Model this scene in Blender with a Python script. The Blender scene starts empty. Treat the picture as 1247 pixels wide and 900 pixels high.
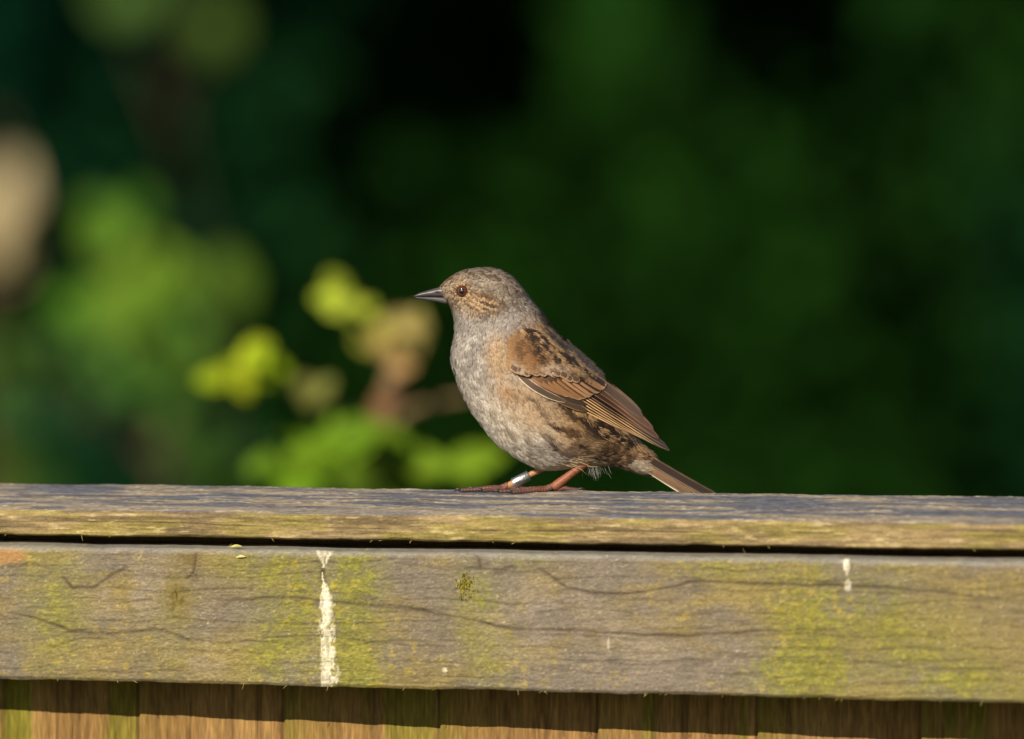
import bpy, bmesh, math, random
import numpy as np
from mathutils import Vector, Matrix
from mathutils.bvhtree import BVHTree

# ------------------------------------------------------------------ camera, world, sun
rng = np.random.default_rng(7)
random.seed(7)
scene = bpy.context.scene
COL = scene.collection
R = math.radians
S = 0.00033488            # metres per photo pixel at the bird
D = 4.64                  # camera distance
PITCH = R(6.0)
TOP = 1.5                 # height of the fence top
ZC = TOP + 149 * S

cam_d = bpy.data.cameras.new("camera")
cam = bpy.data.objects.new("camera", cam_d)
COL.objects.link(cam)
cam_d.lens = 400
cam_d.sensor_width = 36
cam_d.clip_start = 0.05
cam_d.clip_end = 2000
cam.location = (0, -D * math.cos(PITCH), ZC + D * math.sin(PITCH))
cam.rotation_euler = (math.pi / 2 - PITCH, 0, 0)
cam_d.dof.use_dof = True
cam_d.dof.focus_distance = D - 0.006
cam_d.dof.aperture_fstop = 6.3
scene.camera = cam
CAM = np.array(cam.location)

SUN_EL, SUN_AZ = R(31.5), R(33)      # azimuth measured left of the view's back direction
to_sun = Vector((-math.sin(SUN_AZ) * math.cos(SUN_EL), -math.cos(SUN_AZ) * math.cos(SUN_EL), math.sin(SUN_EL)))
sun_d = bpy.data.lights.new("sun", 'SUN')
sun_d.energy = 5.0
sun_d.angle = R(0.5)
sun_d.color = (1.0, 0.885, 0.73)
sun = bpy.data.objects.new("sun", sun_d)
COL.objects.link(sun)
sun.rotation_euler = to_sun.to_track_quat('Z', 'Y').to_euler()
sun.location = (-3, -4, 5)

world = bpy.data.worlds.new("World")
scene.world = world
world.use_nodes = True
wn = world.node_tree
bg = wn.nodes["Background"]
sky = wn.nodes.new("ShaderNodeTexSky")
sky.sky_type = 'NISHITA'
sky.sun_disc = False
sky.sun_elevation = SUN_EL
sky.sun_rotation = math.atan2(to_sun.x, to_sun.y)
wn.links.new(sky.outputs[0], bg.inputs[0])
bg.inputs[1].default_value = 0.05

scene.render.engine = 'CYCLES'
scene.cycles.use_denoising = True
scene.cycles.max_bounces = 6
scene.view_settings.view_transform = 'Standard'
scene.view_settings.look = 'None'
scene.view_settings.exposure = 0.12
scene.view_settings.gamma = 1.0


# ------------------------------------------------------------------ helpers
def lin(c):
    c = np.asarray(c, float) / 255.0
    return np.where(c <= 0.04045, c / 12.92, ((c + 0.055) / 1.055) ** 2.4)


def at(px, py, y):
    """World point at depth y on the line of sight through a photo pixel."""
    dx, dz = (px - 623.5) * S, -(py - 450) * S
    f = Vector((0, math.cos(PITCH), -math.sin(PITCH)))
    up = Vector((0, math.sin(PITCH), math.cos(PITCH)))
    d = f * D + Vector((1, 0, 0)) * dx + up * dz
    t = (y - CAM[1]) / d.y
    return Vector(CAM) + d * t


def project(P):
    """Photo pixel of world points (N,3); used to place stains on the boards."""
    Q = P - CAM
    f = np.array((0, math.cos(PITCH), -math.sin(PITCH)))
    up = np.array((0, math.sin(PITCH), math.cos(PITCH)))
    dep = Q @ f
    return 623.5 + Q[:, 0] / dep * D / S, 450 - (Q @ up) / dep * D / S


def vnoise(x, y, seed=0):
    xi, yi = np.floor(x).astype(np.int64), np.floor(y).astype(np.int64)
    fx, fy = x - xi, y - yi
    fx, fy = fx * fx * (3 - 2 * fx), fy * fy * (3 - 2 * fy)

    def h(a, b):
        n = (a * 374761393 + b * 668265263 + seed * 1442695041) & 0x7fffffff
        n = ((n ^ (n >> 13)) * 1274126177) & 0x7fffffff
        n = ((n ^ (n >> 15)) * 2246822519) & 0x7fffffff
        return ((n ^ (n >> 16)) & 0xffff) / 65535.0
    a = h(xi, yi) * (1 - fx) + h(xi + 1, yi) * fx
    b = h(xi, yi + 1) * (1 - fx) + h(xi + 1, yi + 1) * fx
    return a * (1 - fy) + b * fy


def fbm(x, y, seed=0, octv=4, gain=0.5):
    t, a, s = 0, 1.0, 0
    for k in range(octv):
        t = t + a * vnoise(x * 2 ** k, y * 2 ** k, seed + k * 17)
        s += a
        a *= gain
    return t / s


def sstep(a, b, x):
    t = np.clip((x - a) / (b - a), 0, 1)
    return t * t * (3 - 2 * t)


def mix(a, b, t):
    t = np.asarray(t)
    if t.ndim:
        t = t[..., None]
    return np.asarray(a) * (1 - t) + np.asarray(b) * t


def polydist(x, y, pts):
    """Distance to a polyline, with the running parameter 0..1."""
    best = np.full(x.shape, 1e9)
    par = np.zeros(x.shape)
    n = len(pts) - 1
    for i in range(n):
        ax, ay = pts[i][:2]
        bx, by = pts[i + 1][:2]
        dx, dy = bx - ax, by - ay
        t = np.clip(((x - ax) * dx + (y - ay) * dy) / (dx * dx + dy * dy), 0, 1)
        d = np.hypot(x - ax - t * dx, y - ay - t * dy)
        m = d < best
        best = np.where(m, d, best)
        par = np.where(m, (i + t) / n, par)
    return best, par


def spline(pts, n):
    """Catmull-Rom through pts (k,d) -> n samples."""
    p = np.asarray(pts, float)
    p = np.vstack([2 * p[0] - p[1], p, 2 * p[-1] - p[-2]])
    k = len(p) - 3
    t = np.linspace(0, k - 1e-9, n)
    i = np.floor(t).astype(int)
    f = (t - i)[:, None]
    a, b, c, d = p[i], p[i + 1], p[i + 2], p[i + 3]
    return 0.5 * (2 * b + (c - a) * f + (2 * a - 5 * b + 4 * c - d) * f ** 2 + (3 * b - a - 3 * c + d) * f ** 3)


def mesh_np(name, V, faces, col=None, mat=None, smooth=True, normals=None):
    """faces: (F,3) or (F,4) array, or a list of such arrays."""
    me = bpy.data.meshes.new(name)
    fl = faces if isinstance(faces, list) else [faces]
    fl = [np.asarray(f, np.int32) for f in fl if len(f)]
    V = np.asarray(V, np.float32)
    me.vertices.add(len(V))
    me.vertices.foreach_set("co", V.ravel())
    tot = np.concatenate([np.full(len(f), f.shape[1], np.int32) for f in fl])
    me.loops.add(int(tot.sum()))
    me.loops.foreach_set("vertex_index", np.concatenate([f.ravel() for f in fl]))
    me.polygons.add(len(tot))
    st = np.concatenate([[0], np.cumsum(tot)[:-1]]).astype(np.int32)
    me.polygons.foreach_set("loop_start", st)
    me.polygons.foreach_set("use_smooth", np.full(len(tot), smooth))
    me.update(calc_edges=True)
    if col is not None:
        at_ = me.color_attributes.new("tint", 'FLOAT_COLOR', 'POINT')
        c = np.ones((len(V), 4), np.float32)
        c[:, :3] = col
        at_.data.foreach_set("color", c.ravel())
    if normals is not None:
        me.normals_split_custom_set_from_vertices(np.asarray(normals, np.float32))
    if mat:
        me.materials.append(mat)
    return me


def obj(name, me, parent=None):
    o = bpy.data.objects.new(name, me)
    COL.objects.link(o)
    if parent:
        o.parent = parent
    return o


def tag(o, label=None, cat=None, group=None, kind=None):
    for k, v in (("label", label), ("category", cat), ("group", group), ("kind", kind)):
        if v:
            o[k] = v
    return o


def grid_faces(nu, nv, close_v=False):
    i = np.arange(nu - 1)[:, None]
    jn = nv if close_v else nv - 1
    j = np.arange(jn)[None, :]
    a = i * nv + j
    b = i * nv + (j + 1) % nv
    return np.stack([a, b, b + nv, a + nv], -1).reshape(-1, 4)


def tube(points, radii, nseg=12, cap=True, n=None, mod=None):
    """Tapered tube through points; returns V, [quads, tris]."""
    P = np.asarray(points, float)
    r = np.asarray(radii, float)
    if n:
        Q = spline(np.hstack([P, r[:, None]]), n)
        P, r = Q[:, :3], Q[:, 3]
    if mod is not None:
        r = r * mod(np.linspace(0, 1, len(r)))
    T = np.gradient(P, axis=0)
    T /= np.linalg.norm(T, axis=1)[:, None] + 1e-12
    ref = np.array((0.0, 1.0, 0.0)) if abs(T[0][1]) < 0.9 else np.array((1.0, 0, 0))
    V = []
    for p, t, rr in zip(P, T, r):
        a = ref - t * (ref @ t)
        a /= np.linalg.norm(a)
        ref = a
        b = np.cross(t, a)
        th = np.linspace(0, 2 * np.pi, nseg, endpoint=False)
        V.append(p + rr * (np.cos(th)[:, None] * a + np.sin(th)[:, None] * b))
    V = np.vstack(V)
    q = grid_faces(len(P), nseg, True)
    tris = np.zeros((0, 3), int)
    if cap:
        V = np.vstack([V, P[0], P[-1]])
        k = np.arange(nseg)
        e = (len(P) - 1) * nseg
        c0, c1 = len(V) - 2, len(V) - 1
        tris = np.vstack([np.stack([np.full(nseg, c0), (k + 1) % nseg, k], 1),
                          np.stack([np.full(nseg, c1), e + k, e + (k + 1) % nseg], 1)])
    return V, q, tris


def join(parts):
    Vs, qs, ts, cs, off = [], [], [], [], 0
    for p in parts:
        V, q, t = p[:3]
        Vs.append(V)
        qs.append(np.asarray(q, int).reshape(-1, 4) + off)
        ts.append(np.asarray(t, int).reshape(-1, 3) + off)
        if len(p) > 3:
            cs.append(np.broadcast_to(np.asarray(p[3], float), (len(V), 3)))
        off += len(V)
    return np.vstack(Vs), [np.vstack(qs), np.vstack(ts)], (np.vstack(cs) if cs else None)


def nodes_of(name):
    m = bpy.data.materials.new(name)
    m.use_nodes = True
    nt = m.node_tree
    return m, nt, nt.nodes["Principled BSDF"]


def mat_tint(name, rough=0.8, spec=0.25, bump_scale=0, bump=0.0, var=0.0, var_scale=200.0, stretch=(1, 1, 1), coat=0.0, sheen=0.0, trans=0.0):
    """Base colour from the mesh's own tint, varied and roughened by noise."""
    m, nt, p = nodes_of(name)
    a = nt.nodes.new("ShaderNodeAttribute")
    a.attribute_name = "tint"
    src = a.outputs["Color"]
    p.inputs["Roughness"].default_value = rough
    p.inputs["Specular IOR Level"].default_value = spec
    if coat:
        p.inputs["Coat Weight"].default_value = coat
    if sheen:
        p.inputs["Sheen Weight"].default_value = sheen
        p.inputs["Sheen Roughness"].default_value = 0.5
    tc = nt.nodes.new("ShaderNodeTexCoord")
    mp = nt.nodes.new("ShaderNodeMapping")
    mp.inputs["Scale"].default_value = stretch
    nt.links.new(tc.outputs["Object"], mp.inputs[0])
    if var:
        n = nt.nodes.new("ShaderNodeTexNoise")
        n.inputs["Scale"].default_value = var_scale
        n.inputs["Detail"].default_value = 5
        nt.links.new(mp.outputs[0], n.inputs["Vector"])
        r = nt.nodes.new("ShaderNodeMapRange")
        r.inputs[1].default_value, r.inputs[2].default_value = 0.25, 0.75
        r.inputs[3].default_value, r.inputs[4].default_value = 1 - var, 1 + var
        nt.links.new(n.outputs[0], r.inputs[0])
        mx = nt.nodes.new("ShaderNodeVectorMath")
        mx.operation = 'SCALE'
        nt.links.new(src, mx.inputs[0])
        nt.links.new(r.outputs[0], mx.inputs["Scale"])
        src = mx.outputs[0]
    nt.links.new(src, p.inputs["Base Color"])
    if bump:
        n = nt.nodes.new("ShaderNodeTexNoise")
        n.inputs["Scale"].default_value = bump_scale
        n.inputs["Detail"].default_value = 6
        nt.links.new(mp.outputs[0], n.inputs["Vector"])
        b = nt.nodes.new("ShaderNodeBump")
        b.inputs["Strength"].default_value = 1.0
        b.inputs["Distance"].default_value = bump
        nt.links.new(n.outputs[0], b.inputs["Height"])
        nt.links.new(b.outputs[0], p.inputs["Normal"])
    if trans:
        tr = nt.nodes.new("ShaderNodeBsdfTranslucent")
        nt.links.new(src, tr.inputs[0])
        ms = nt.nodes.new("ShaderNodeMixShader")
        ms.inputs[0].default_value = trans
        out = nt.nodes["Material Output"]
        nt.links.new(p.outputs[0], ms.inputs[1])
        nt.links.new(tr.outputs[0], ms.inputs[2])
        nt.links.new(ms.outputs[0], out.inputs[0])
    return m


def mat_plain(name, c, rough=0.6, spec=0.4, metal=0.0, coat=0.0, bump=0.0, bump_scale=500, var=0.25):
    m, nt, p = nodes_of(name)
    p.inputs["Roughness"].default_value = rough
    p.inputs["Specular IOR Level"].default_value = spec
    p.inputs["Metallic"].default_value = metal
    p.inputs["Coat Weight"].default_value = coat
    p.inputs["Coat Roughness"].default_value = 0.05
    tc = nt.nodes.new("ShaderNodeTexCoord")
    n = nt.nodes.new("ShaderNodeTexNoise")
    n.inputs["Scale"].default_value = bump_scale
    n.inputs["Detail"].default_value = 5
    nt.links.new(tc.outputs["Object"], n.inputs["Vector"])
    cr = nt.nodes.new("ShaderNodeValToRGB")
    c = np.asarray(c, float)
    cr.color_ramp.elements[0].position = 0.3
    cr.color_ramp.elements[1].position = 0.7
    cr.color_ramp.elements[0].color = (*(c * (1 - var)), 1)
    cr.color_ramp.elements[1].color = (*(c * (1 + var)), 1)
    nt.links.new(n.outputs[0], cr.inputs[0])
    nt.links.new(cr.outputs[0], p.inputs["Base Color"])
    if bump:
        b = nt.nodes.new("ShaderNodeBump")
        b.inputs["Distance"].default_value = bump
        nt.links.new(n.outputs[0], b.inputs["Height"])
        nt.links.new(b.outputs[0], p.inputs["Normal"])
    return m


# ------------------------------------------------------------------ ground
def build_ground():
    m, nt, p = nodes_of("lawn_and_soil")
    tc = nt.nodes.new("ShaderNodeTexCoord")
    n = nt.nodes.new("ShaderNodeTexNoise")
    n.inputs["Scale"].default_value = 6
    n.inputs["Detail"].default_value = 8
    cr = nt.nodes.new("ShaderNodeValToRGB")
    cr.color_ramp.elements[0].color = (0.02, 0.035, 0.01, 1)
    cr.color_ramp.elements[1].color = (0.05, 0.08, 0.02, 1)
    nt.links.new(tc.outputs["Object"], n.inputs["Vector"])
    nt.links.new(n.outputs[0], cr.inputs[0])
    nt.links.new(cr.outputs[0], p.inputs["Base Color"])
    p.inputs["Roughness"].default_value = 0.95
    b = nt.nodes.new("ShaderNodeBump")
    b.inputs["Distance"].default_value = 0.03
    nt.links.new(n.outputs[0], b.inputs["Height"])
    nt.links.new(b.outputs[0], p.inputs["Normal"])
    N = 41
    g = np.linspace(-1, 1, N)
    g = np.sign(g) * np.abs(g) ** 3 * 600
    X, Y = np.meshgrid(g, g, indexing='ij')
    Z = np.zeros_like(X)
    V = np.stack([X, Y, Z], -1).reshape(-1, 3)
    o = obj("ground", mesh_np("ground", V, grid_faces(N, N)[:, ::-1], mat=m))
    tag(o, "dark garden ground running beneath fence and shrubs", "ground", kind="structure")


build_ground()

# ------------------------------------------------------------------ fence
YAW = R(18)
CY, SY = math.cos(YAW), math.sin(YAW)
TILT = 0.0225
FY0 = 0.006


def F(u, n, h):
    """fence frame (along, toward the viewer, up from the top) -> world"""
    u, n, h = np.broadcast_arrays(np.asarray(u, float), np.asarray(n, float), np.asarray(h, float))
    return np.stack([u * CY - n * SY, FY0 - u * SY - n * CY, TOP + h + u * TILT], -1)


def u_of_px(px, n, h):
    u = np.linspace(-0.6, 0.6, 4001)
    x, _ = project(F(u, n, h))
    return np.interp(px, x, u)


fence = obj("wooden_fence", None)
fence.location = (0, 0, 0)
tag(fence, "weathered wooden fence with algae stained top rail and upright boards under the perched bird", "fence")

MOSS = lin((126, 124, 50))
OLIVE = lin((132, 118, 76))
YELLOW = lin((160, 140, 80))
GREY = lin((122, 112, 98))
DKGR = lin((92, 82, 70))
LINE = lin((62, 48, 40))
wood_mat = mat_tint("weathered_wood", rough=0.85, spec=0.2, bump_scale=900, bump=0.00013, var=0.28, var_scale=1500, stretch=(0.35, 1, 1))
board_mat = mat_tint("rough_sawn_wood", rough=0.9, spec=0.15, bump_scale=900, bump=0.0003, var=0.3, var_scale=1100, stretch=(1, 1, 0.12))


def u_samples(lo, hi, dense_lo, dense_hi, step, coarse):
    return np.concatenate([np.arange(lo, dense_lo, coarse), np.arange(dense_lo, dense_hi, step), np.arange(dense_hi, hi + 1e-6, coarse)])


def profile(pts, steps):
    out = []
    for (a, b, k) in zip(pts[:-1], pts[1:], steps):
        t = np.linspace(0, 1, k, endpoint=False)[:, None]
        out.append(np.asarray(a) * (1 - t) + np.asarray(b) * t)
    return np.vstack(out)


def streaky(u, v, fu, fv, seed, oc=4):
    return fbm(u * fu, v * fv, seed, oc, 0.6)


# --- the front top board, with grain, algae and droppings
def build_top_board():
    f0, r = 0.060, 0.0022
    h0, h1 = -0.0195, -0.0752
    pr = profile([(0.038, h0), (f0 - r, h0), (f0 - r * 0.35, h0 - r * 0.3), (f0, h0 - r), (f0, h1 + 0.0015), (f0 - 0.0012, h1), (0.038, h1), (0.038, h0)],
                 [10, 3, 3, 176, 3, 6, 6])
    us = u_samples(-0.95, 0.95, -0.25, 0.26, 0.00042, 0.012)
    U, K = np.meshgrid(us, np.arange(len(pr)), indexing='ij')
    n = pr[K, 0].copy()
    h = pr[K, 1].copy()
    bottom = sstep(h0 - 0.01, h1, h)
    h -= bottom * U * 0.0045                          # the board widens slightly to one end
    sh = U.shape
    u = U.ravel()
    P = F(u, n.ravel(), h.ravel())
    px, py = project(P)
    v = (h.ravel() - h1)                              # metres up the face
    front = (sstep(f0 - 0.004, f0 - 0.001, n.ravel()))
    # slow warp for the grain
    wx = fbm(px / 160, py / 60, 3, 3) - 0.5
    wy = fbm(px / 120, py / 45, 9, 3) - 0.5
    a = fbm(px / 130 + wx, py / 55, 21, 4)
    b = fbm(px / 60, py / 40 + wy, 33, 4)
    fine = fbm(px / 9, py / 2.2, 41, 3)
    fuzz = fbm(px / 3.6 + py / 5, py / 2.4, 55, 3)
    speck = vnoise(px / 2.2, py / 2.0, 71)
    c = mix(GREY, OLIVE, 0.85 * sstep(0.25, 0.72, a + 0.5 * (b - 0.5)))
    c = mix(c, YELLOW, 0.3 * sstep(0.45, 0.8, b))
    # algae runs, in vertical bands
    moss = np.zeros_like(px)
    for (mx, my, rx, ry, am) in ((70, 740, 42, 90, .62), (205, 770, 34, 70, .35), (355, 725, 40, 60, .8), (335, 800, 45, 40, .6), (432, 730, 34, 95, 1.0), (425, 815, 40, 40, .75), (600, 790, 30, 60, .45), (575, 740, 26, 55, .5),
                                 (985, 760, 52, 80, .8), (975, 825, 60, 30, .9), (1130, 800, 70, 60, .5), (1075, 740, 40, 60, .4), (300, 690, 40, 18, .5), (640, 680, 30, 12, .4), (880, 690, 60, 20, .5), (1200, 835, 60, 25, .6)):
        moss += am * np.exp(-(((px - mx) / rx) ** 2 + ((py - my) / ry) ** 2) ** 1.2)
    mt = fbm(px / 14, py / 14, 91, 4)
    crust = fbm(px / 7, py / 6, 95, 5, .65)
    moss = np.clip(moss * 1.25 * (0.50 + 0.50 * sstep(0.38, 0.60, 0.5 * mt + 0.5 * crust + 0.1 * (fine - .5))), 0, 0.85)
    c = mix(c, mix(MOSS, lin((148, 144, 54)), sstep(.5, .7, crust)), moss)
    # yellow lichen flecks
    fl = sstep(0.64, 0.75, fbm(px / 9, py / 7, 111, 3)) * sstep(0.45, 0.62, fbm(px / 80, py / 60, 117, 2))
    c = mix(c, lin((176, 154, 60)), 0.4 * fl)
    # greyed patches
    gp = np.exp(-(((px - 160) / 55) ** 2 + ((py - 720) / 40) ** 2)) + np.exp(-(((px - 660) / 80) ** 2 + ((py - 745) / 40) ** 2)) + \
        np.exp(-(((px - 760) / 110) ** 2 + ((py - 790) / 40) ** 2)) + 0.6 * np.exp(-(((px - 260) / 90) ** 2 + ((py - 800) / 22) ** 2))
    c = mix(c, lin((143, 131, 115)), np.clip(gp * 0.8, 0, 0.8) * sstep(0.3, 0.6, fbm(px / 30, py / 22, 131, 3)))
    # fibre contrast
    c = c * (0.60 + 0.46 * fine + 0.34 * fuzz)[:, None]
    c = mix(c, lin((196, 180, 140)), 0.5 * sstep(0.78, 0.95, speck) * sstep(0.4, 0.6, fuzz))
    c = mix(c, DKGR, 0.5 * sstep(0.62, 0.8, streaky(px, py, 1 / 45, 1 / 5, 151)))
    # faint growth rings bending round the knot
    kx = np.exp(-((px - 218) / 60) ** 2)
    gw = (py + 34 * (fbm(px / 210 + 5, py / 120, 161, 3) - 0.5) + 14 * kx * np.sign(py - 728) * np.exp(-np.abs(py - 728) / 40) + 8 * (fbm(px / 60, py / 40, 163, 2) - .5)) / 13.0
    gf = gw - np.floor(gw)
    ga = np.exp(-((gf - .5) / .13) ** 2) * sstep(.35, .65, fbm(px / 90, np.floor(gw) * 3.7, 165, 2))
    c = mix(c, c * 0.62, ga * 0.65)
    # growth-ring lines
    rel = -0.00018 * ga
    jit = (fbm(px / 28, py / 28, 171, 2) - 0.5) * 5
    lines = [([(0, 744), (45, 754), (90, 770), (135, 772), (190, 767), (215, 773), (245, 788)], 2.0, .8),
             ([(75, 700), (88, 716), (115, 716), (138, 700), (160, 690)], 1.9, .8),
             ([(262, 745), (285, 732), (315, 727), (360, 728), (420, 734), (500, 742), (560, 752), (610, 764), (700, 769), (820, 775), (960, 768), (1100, 766)], 2.0, .8),
             ([(650, 688), (668, 700), (690, 716), (720, 722), (760, 724), (800, 718), (850, 709), (930, 711), (1060, 714), (1150, 722), (1247, 735)], 2.1, .75),
             ([(300, 777), (380, 774), (480, 785), (560, 788)], 1.1, .5),
             ([(700, 804), (800, 806), (900, 800)], 1.1, .4),
             ([(0, 815), (120, 818), (250, 810)], 1.1, .35), ([(400, 812), (500, 822), (640, 828)], 1.1, .35),
             ([(0, 690), (40, 686), (72, 698)], 1.2, .3), ([(1000, 800), (1120, 815), (1247, 812)], 1.2, .35),
             ([(240, 671), (238, 684), (234, 696), (224, 706)], 1.5, 1.0), ([(234, 697), (242, 707)], 1.1, .9),
             ([(574, 672), (582, 680), (586, 694)], 1.6, .8), ([(600, 700), (615, 693), (630, 689)], 3.2, .55), ([(216, 715), (212, 730), (209, 748)], 2.0, .6)]
    for pts, w, am in lines:
        d, t = polydist(px + jit, py + jit * 0.8, pts)
        ends = np.clip(np.minimum(t, 1 - t) * 8, 0.15, 1)
        k = np.exp(-(d / (w * (0.6 + 0.8 * vnoise(px / 25, py / 25, 5)))) ** 2) * am * ends * (0.5 + 0.7 * vnoise(px / 40, py / 40, 7))
        c = mix(c, LINE, np.clip(k, 0, 0.9) * (0.85 if am > .85 else 0.92))
        rel -= 0.0005 * k
        soft = np.exp(-(np.maximum(d, 0) / 7.0)) * 0.30 * am * ends
        c = mix(c, DKGR, soft)
    # knot swirl
    dk = np.hypot((px - 218) / 1.0, (py - 728) / 1.5)
    kn = np.exp(-(dk / 17) ** 2)
    swirl = 0.5 + 0.5 * np.sin(dk * 1.5 + 4 * fbm(px / 12, py / 12, 191, 2))
    c = mix(c, lin((120, 104, 40)), kn * 0.7)
    c = mix(c, lin((58, 52, 22)), kn * sstep(0.62, 0.8, fbm(px / 5, py / 9, 193, 3)) * 0.9)
    rel += 0.0007 * kn * (fbm(px / 5, py / 7, 195, 3) - 0.5) * 2
    kd = np.exp(-(((px - 232) / 14) ** 2 + ((py - 680) / 9) ** 2))
    c = mix(c, lin((96, 78, 44)), kd * 0.6)
    # bare orange scar at the end
    sc = sstep(34, 26, np.hypot((px - 2), (py - 676) * 2.8) + 10 * (fbm(px / 8, py / 6, 197, 2) - .5))
    c = mix(c, lin((178, 130, 82)), sc * 0.6)
    # paler grey upper arris
    ar = sstep(h0 - 0.0022, h0 - 0.0006, h.ravel() + 0.0016 * (fbm(px / 25, py * 0, 199, 3) - 0.5))
    c = mix(c, lin((142, 140, 132)) * (0.7 + 0.5 * fine)[:, None], ar * 0.75)
    # droppings: a long white streak and two small splashes
    cx = np.interp(py, [664, 690, 705, 715, 760, 800, 836], [397, 393, 393, 396, 398, 401, 403])
    hw = np.interp(py, [664, 668, 690, 697, 709, 713, 730, 760, 800, 836], [13, 12, 3, 1, 1, 5, 8, 9, 9.5, 12])
    nz = fbm(px / 4, py / 11, 211, 5, .65)
    dd = np.abs(px - cx) / np.maximum(hw, .1) + (nz - 0.5) * 1.9
    vb = np.minimum(np.abs(px - (396 - (690 - py) * 0.45)), np.abs(px - (394 + (690 - py) * 0.5)))
    top_part = (py < 692)
    wh = np.where(top_part, sstep(3.2, 1.0, vb + 6.0 * (nz - 0.5)), sstep(1.0, 0.62, dd)) * front
    wh = np.maximum(wh, 0.6 * top_part * front * sstep(1.0, 0.7, np.abs(px - 395.5) / np.maximum(1, (693 - py) * 0.5) + 1.2 * (nz - .5)))
    wh *= np.where(py > 697, 1.0, np.where(top_part, 0.9, 0))
    holes = 0.9 * sstep(0.56, 0.66, fbm(px / 3.0, py / 7, 223, 4)) * sstep(-5, 4, px - cx + 5 * (nz - .5))
    wh *= 1 - holes
    dark = np.exp(-(((px - 393) / 3.2) ** 2 + ((py - 698) / 9) ** 2)) * front
    c = mix(c, lin((44, 34, 26)), dark * 0.9)
    w2 = sstep(1.0, 0.75, np.hypot((px - 1030.5) / 5.0, (py - 686) / 14) + (nz - .5) * 1.8) + 0.8 * sstep(1.0, 0.7, np.hypot((px - 1033.5) / 5, (py - 713.5) / 8) + (nz - .5) * 2.2)
    w2 += 0.8 * sstep(1.0, 0.6, np.hypot((px - 542) / 4, (py - 816) / 4) + (nz - .5)) + 0.6 * sstep(1, .6, np.hypot((px - 741) / 1.6, (py - 785) / 9) + (nz - .5)) + 0.5 * sstep(1, .6, np.hypot((px - 739) / 1.4, (py - 674) / 6) + (nz - .5))
    white = np.clip(wh + w2 * front, 0, 1)
    c = mix(c, lin((232, 224, 198)) * (0.72 + 0.5 * nz)[:, None], white * (0.60 + 0.38 * sstep(.38, .58, nz)))
    rel += white * 0.00035 + 0.0007 * moss * (crust - 0.4)
    rel += 0.00028 * (fine - 0.5) + 0.00022 * (fuzz - 0.5) + 0.0006 * (fbm(px / 70, py / 30, 231, 3) - 0.5)
    n2 = n.ravel() + rel * front
    # edges are not ruler straight
    h2 = h.ravel() + (fbm(px / 40, px * 0 + 3, 241, 4) - 0.5) * 0.0011 * (1 - front * (1 - bottom.ravel() ** 6)) * (bottom.ravel() > 0.5) \
        + (fbm(px / 60, px * 0 + 9, 243, 4) - 0.5) * 0.0009 * sstep(h0 - 0.004, h0, h.ravel())
    V = F(u, n2, h2)
    f = grid_faces(sh[0], sh[1], True)
    # close the two ends
    e0 = np.arange(sh[1])[None, :]
    e1 = (np.arange(sh[1])[::-1] + (sh[0] - 1) * sh[1])[None, :]
    o = obj("top_board", mesh_np("top_board", V, [f[:, ::-1], e0[:, ::-1], e1[:, ::-1]], col=np.clip(c, 0, 1), mat=wood_mat), fence)
    return o


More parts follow.
